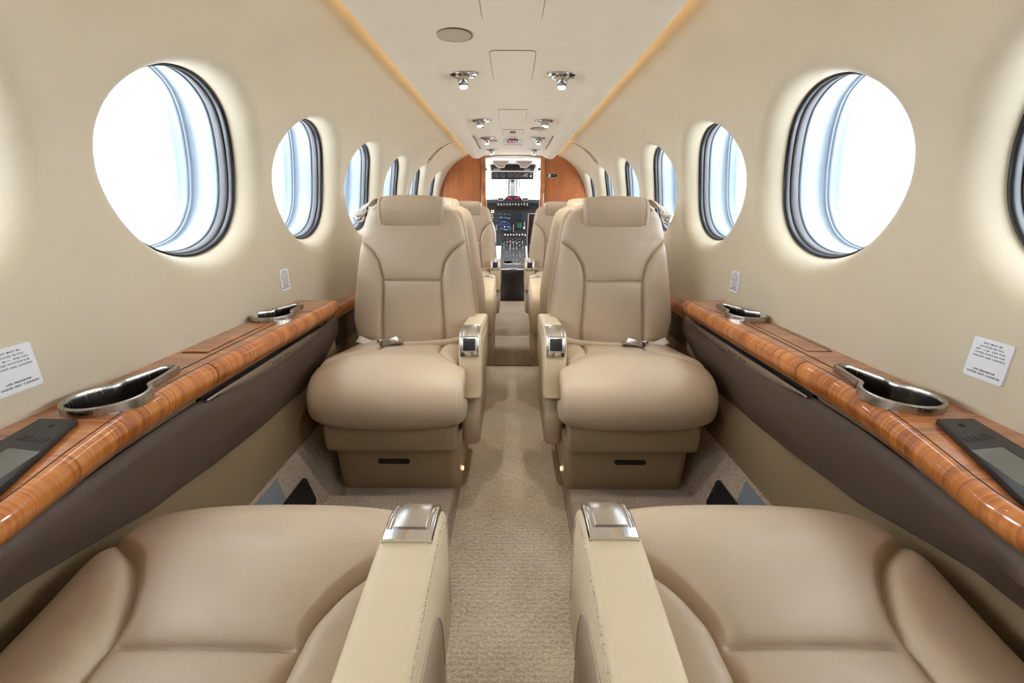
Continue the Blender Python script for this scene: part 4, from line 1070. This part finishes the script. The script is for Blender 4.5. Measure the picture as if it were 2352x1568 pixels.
obj('bezel_keys', join(*[quad(1178.2, 516+3.6*k, 1180.2, 518+3.6*k, YP, 0, .008) for k in range(5)], *[quad(1140.0, 516+3.6*k, 1141.6, 518+3.6*k, YP, 0, .008) for k in range(4)]), M['lightgrey'], t, False)
d2 = obj('standby_display', quad(1183, 489.5, 1199.5, 507, YP, -.01, .010, .002), M['black'], t, auto=40); obj('screen', quad(1185.2, 491.5, 1197.2, 505, YP-.0105, 0, .001), M['teal'], d2, False)
d3 = obj('radio_unit', quad(1184, 510, 1206.5, 526.5, YP, -.01, .010, .002), M['black'], t, auto=40); obj('screen', quad(1188, 511.5, 1200, 523.5, YP-.0105, 0, .001), M['screen'], d3, False)
obj('green_text', join(*[quad(1188.8+(k % 2)*5.6, 512.4+(k//2)*2.9, 1192.8+(k % 2)*5.6, 513.9+(k//2)*2.9, YP-.0118, 0, .001) for k in range(8)]), M['green'], d3, False)
obj('knob', join(lathe([(.014, 0), (.012, -.012), (.004, -.014)], A3(1203.6, 523, YP-.01), 'Y', 16), *[lathe([(.006, 0), (.005, -.006)], A3(1204.5, 510.5+2.8*k, YP-.01), 'Y', 8) for k in range(4)]), M['lightgrey'], d3)
obj('amber_buttons', join(*[quad(1128.4+3.8*i, 482.6+3.8*j, 1130.8+3.8*i, 485+3.8*j, YP, 0, .006) for i in range(2) for j in range(2)]), M['amberlit'], t, False)
for k in range(7): obj('knob', lathe([(.010, 0), (.008, -.012)], A3(1130.5+(k % 2)*1.0, 493+k*6, YP), 'Y', 10), M['lightgrey'], t)
for k in range(8): obj('knob', lathe([(.011, 0), (.008, -.012), (.003, -.014)], A3(1160+6.6*k, 538.5+(k % 2)*.8, YP), 'Y', 10), M['lightgrey'], t)
# centre pedestal
t = thing('centre_pedestal', 'black throttle pedestal with levers and knobs between the cockpit seats', 'pedestal', (0, 4.35, -.92))
x0, x1 = A3(1147.5, 640, 4.25)[0], A3(1210.5, 640, 4.25)[0]
top = [(5.22, -.385), (5.0, -.42), (4.75, -.49), (4.5, -.56), (4.30, -.600), (4.26, -.615)]
poly = [(5.22, -.92), (4.255, -.92), (4.25, -.63)]+top[::-1]
obj('housing', fixn(prism([(a_, b_) for a_, b_ in poly], lambda u, v, d: (d, u, v), x0, x1, .006, 2)), M['jet'], t, True, auto=40)
def ptop(y): return interp(y, [p[0] for p in top][::-1], [p[1] for p in top][::-1])
lev = []; kb = []; random.seed(11)
for k, (x_, y_) in enumerate([(-.06, 4.98), (-.03, 5.0), (.0, 4.97), (.03, 5.0), (.055, 4.95), (.08, 4.98)]):
    z_ = ptop(y_); lev.append(tube([(x_, y_, z_), (x_, y_-.03, z_+.055)], .005, 6)); kb.append(lathe([(.004, -.012), (.012, -.010), (.012, .010), (.004, .012)], (x_, y_-.032, z_+.062), 'X', 12))
for q, q2 in zip(lev, kb): lo_ = obj('lever', q, M['chrome'], t); obj('knob', q2, M['black'], lo_)
bt = []
for i in range(13):
    for j in range(7):
        y_ = 4.45+.055*i; x_ = x0+.03+j*(x1-x0-.06)/6
        if random.random() < .62: bt.append(box(x_-.006, x_+.006, y_-.008, y_+.008, ptop(y_)-.001, ptop(y_)+random.choice((.004, .010, .016)), .001, 1))
for q in bt: obj('push_button', q, M['lightgrey'], t, auto=40)
obj('trim_wheel', lathe([(.038, -.006), (.042, 0), (.038, .006)], ((x0+x1)/2-.055, 4.52, ptop(4.52)+.005), 'Z', 28), M['panel'], t)
obj('red_captions', join(*[box(x_, x_+.016, y_, y_+.01, ptop(y_), ptop(y_)+.006) for x_, y_ in ((-.05, 5.12), (-.02, 5.14), (.0, 5.15), (.05, 5.15), (.055, 5.12), (-.045, 5.12))]), M['redlit'], t, False)
obj('green_caption', box(-.135, -.118, 5.0, 5.015, ptop(5.0), ptop(5.0)+.012), M['green'], t, False)
hz = -.600
obj('grab_rail', join(tube([(x0+.012, 4.27, hz), (x0+.014, 4.265, hz+.035), (x0+.03, 4.262, hz+.05), (x1-.03, 4.262, hz+.05), (x1-.014, 4.265, hz+.035), (x1-.012, 4.27, hz)], .005, 8), tube([(x0, 4.255, hz+.004), (x1, 4.255, hz+.004)], .006, 8)), M['chrome'], t)
# crew seats, only their inboard edges show through the doorway
for s, w_ in ((-1, 'left'), (1, 'right')):
    t = thing('pilot_seat', ('left pilot seat with cream fleece edge and black armrest' if s < 0 else 'right pilot seat with brown back and black armrest'), 'pilot seat', (s*.36, 4.6, -.80), 'pilot seats')
    if s < 0:
        rg = []
        for z in np.linspace(-.62, -.13, 26):
            hw = .20*(1-abs((z+.37)/.27)**4)**.5 if abs(z+.37) < .27 else .02; ring = []
            for k in range(24):
                a_ = 2*PI*k/24; ring.append((s*.375+max(hw, .03)*math.cos(a_), 4.62+.05*math.sin(a_), z))
            rg.append(ring)
        obj('fleece_back', fixn(loft(rg)), M['fleece'], t)
    else:
        obj('seat_back', box(.150, .52, 4.46, 4.53, -.56, -.070, .015, 3), M['darkbrown'], t, auto=50)
        obj('back_trim', tube([(.152, 4.455, -.56), (.147, 4.455, -.30), (.162, 4.455, -.072), (.50, 4.455, -.066)], .005, 6), M['lightgrey'], t)
    obj('arm', box(s*.215-.03, s*.215+.03, 4.25, 4.42, -.52, -.30, .014, 3), M['black'], t, auto=50)
    obj('arm_pad', box(s*.20-.032, s*.20+.032, 4.24, 4.60, -.40, -.365, .012, 3), M['panel'], t, auto=50)
    obj('seat_base', box(s*.375-.19, s*.375+.19, 4.5, 4.95, -.80, -.52, .03, 3), M['darkbrown'], t, auto=50)

# ------------------------------------------------------------------ foot level fittings beside the facing seats
def side_map(side, y0):
    # frame on the sloping side carpet between (.553,-.837) and (.622,-.684)
    e = Vector((.069, 0, .153)).normalized(); n = Vector((-e.z, 0, e.x))
    return lambda u, v, d: (side*(.553+e.x*v+n.x*d), y0+u, -.837+e.z*v+n.z*d)
for s, w_ in ((-1, 'left'), (1, 'right')):
    t = thing('floor_vent', 'dark brown louvred vent in the sloping carpet beside the %s facing seat' % w_, 'vent', (s*.585, .96, -.77), 'side carpet vents')
    f = side_map(s, .98)
    obj('frame', fixn(prism([(-.20, .022), (.045, .022), (.056, .030), (.070, .095), (.060, .104), (-.20, .104)], f, -.002, .004, .0015, 1)), M['darkbrown'], t, True, auto=40)
    obj('louvres', fixn(join(*[prism([(-.19, .030+.0095*k), (.048+.0016*k, .030+.0095*k), (.049+.0016*k, .0355+.0095*k), (-.19, .0355+.0095*k)], f, .003, .0065) for k in range(8)])), M['jet'], t, False)
    t = thing('kick_plate', 'blue grey plate at the foot of the %s wall beside the vent' % w_, 'plate', (s*.60, .85, -.70), 'foot level plates')
    obj('plate', fixn(prism([(-.22, .108), (.005, .108), (.020, .162), (-.22, .162)], side_map(s, .94), .001, .0052, .001, 1)), M['plate'], t, True, auto=40)
for o in SC.objects:
    if o.get('_local') is not None: del o['_local']
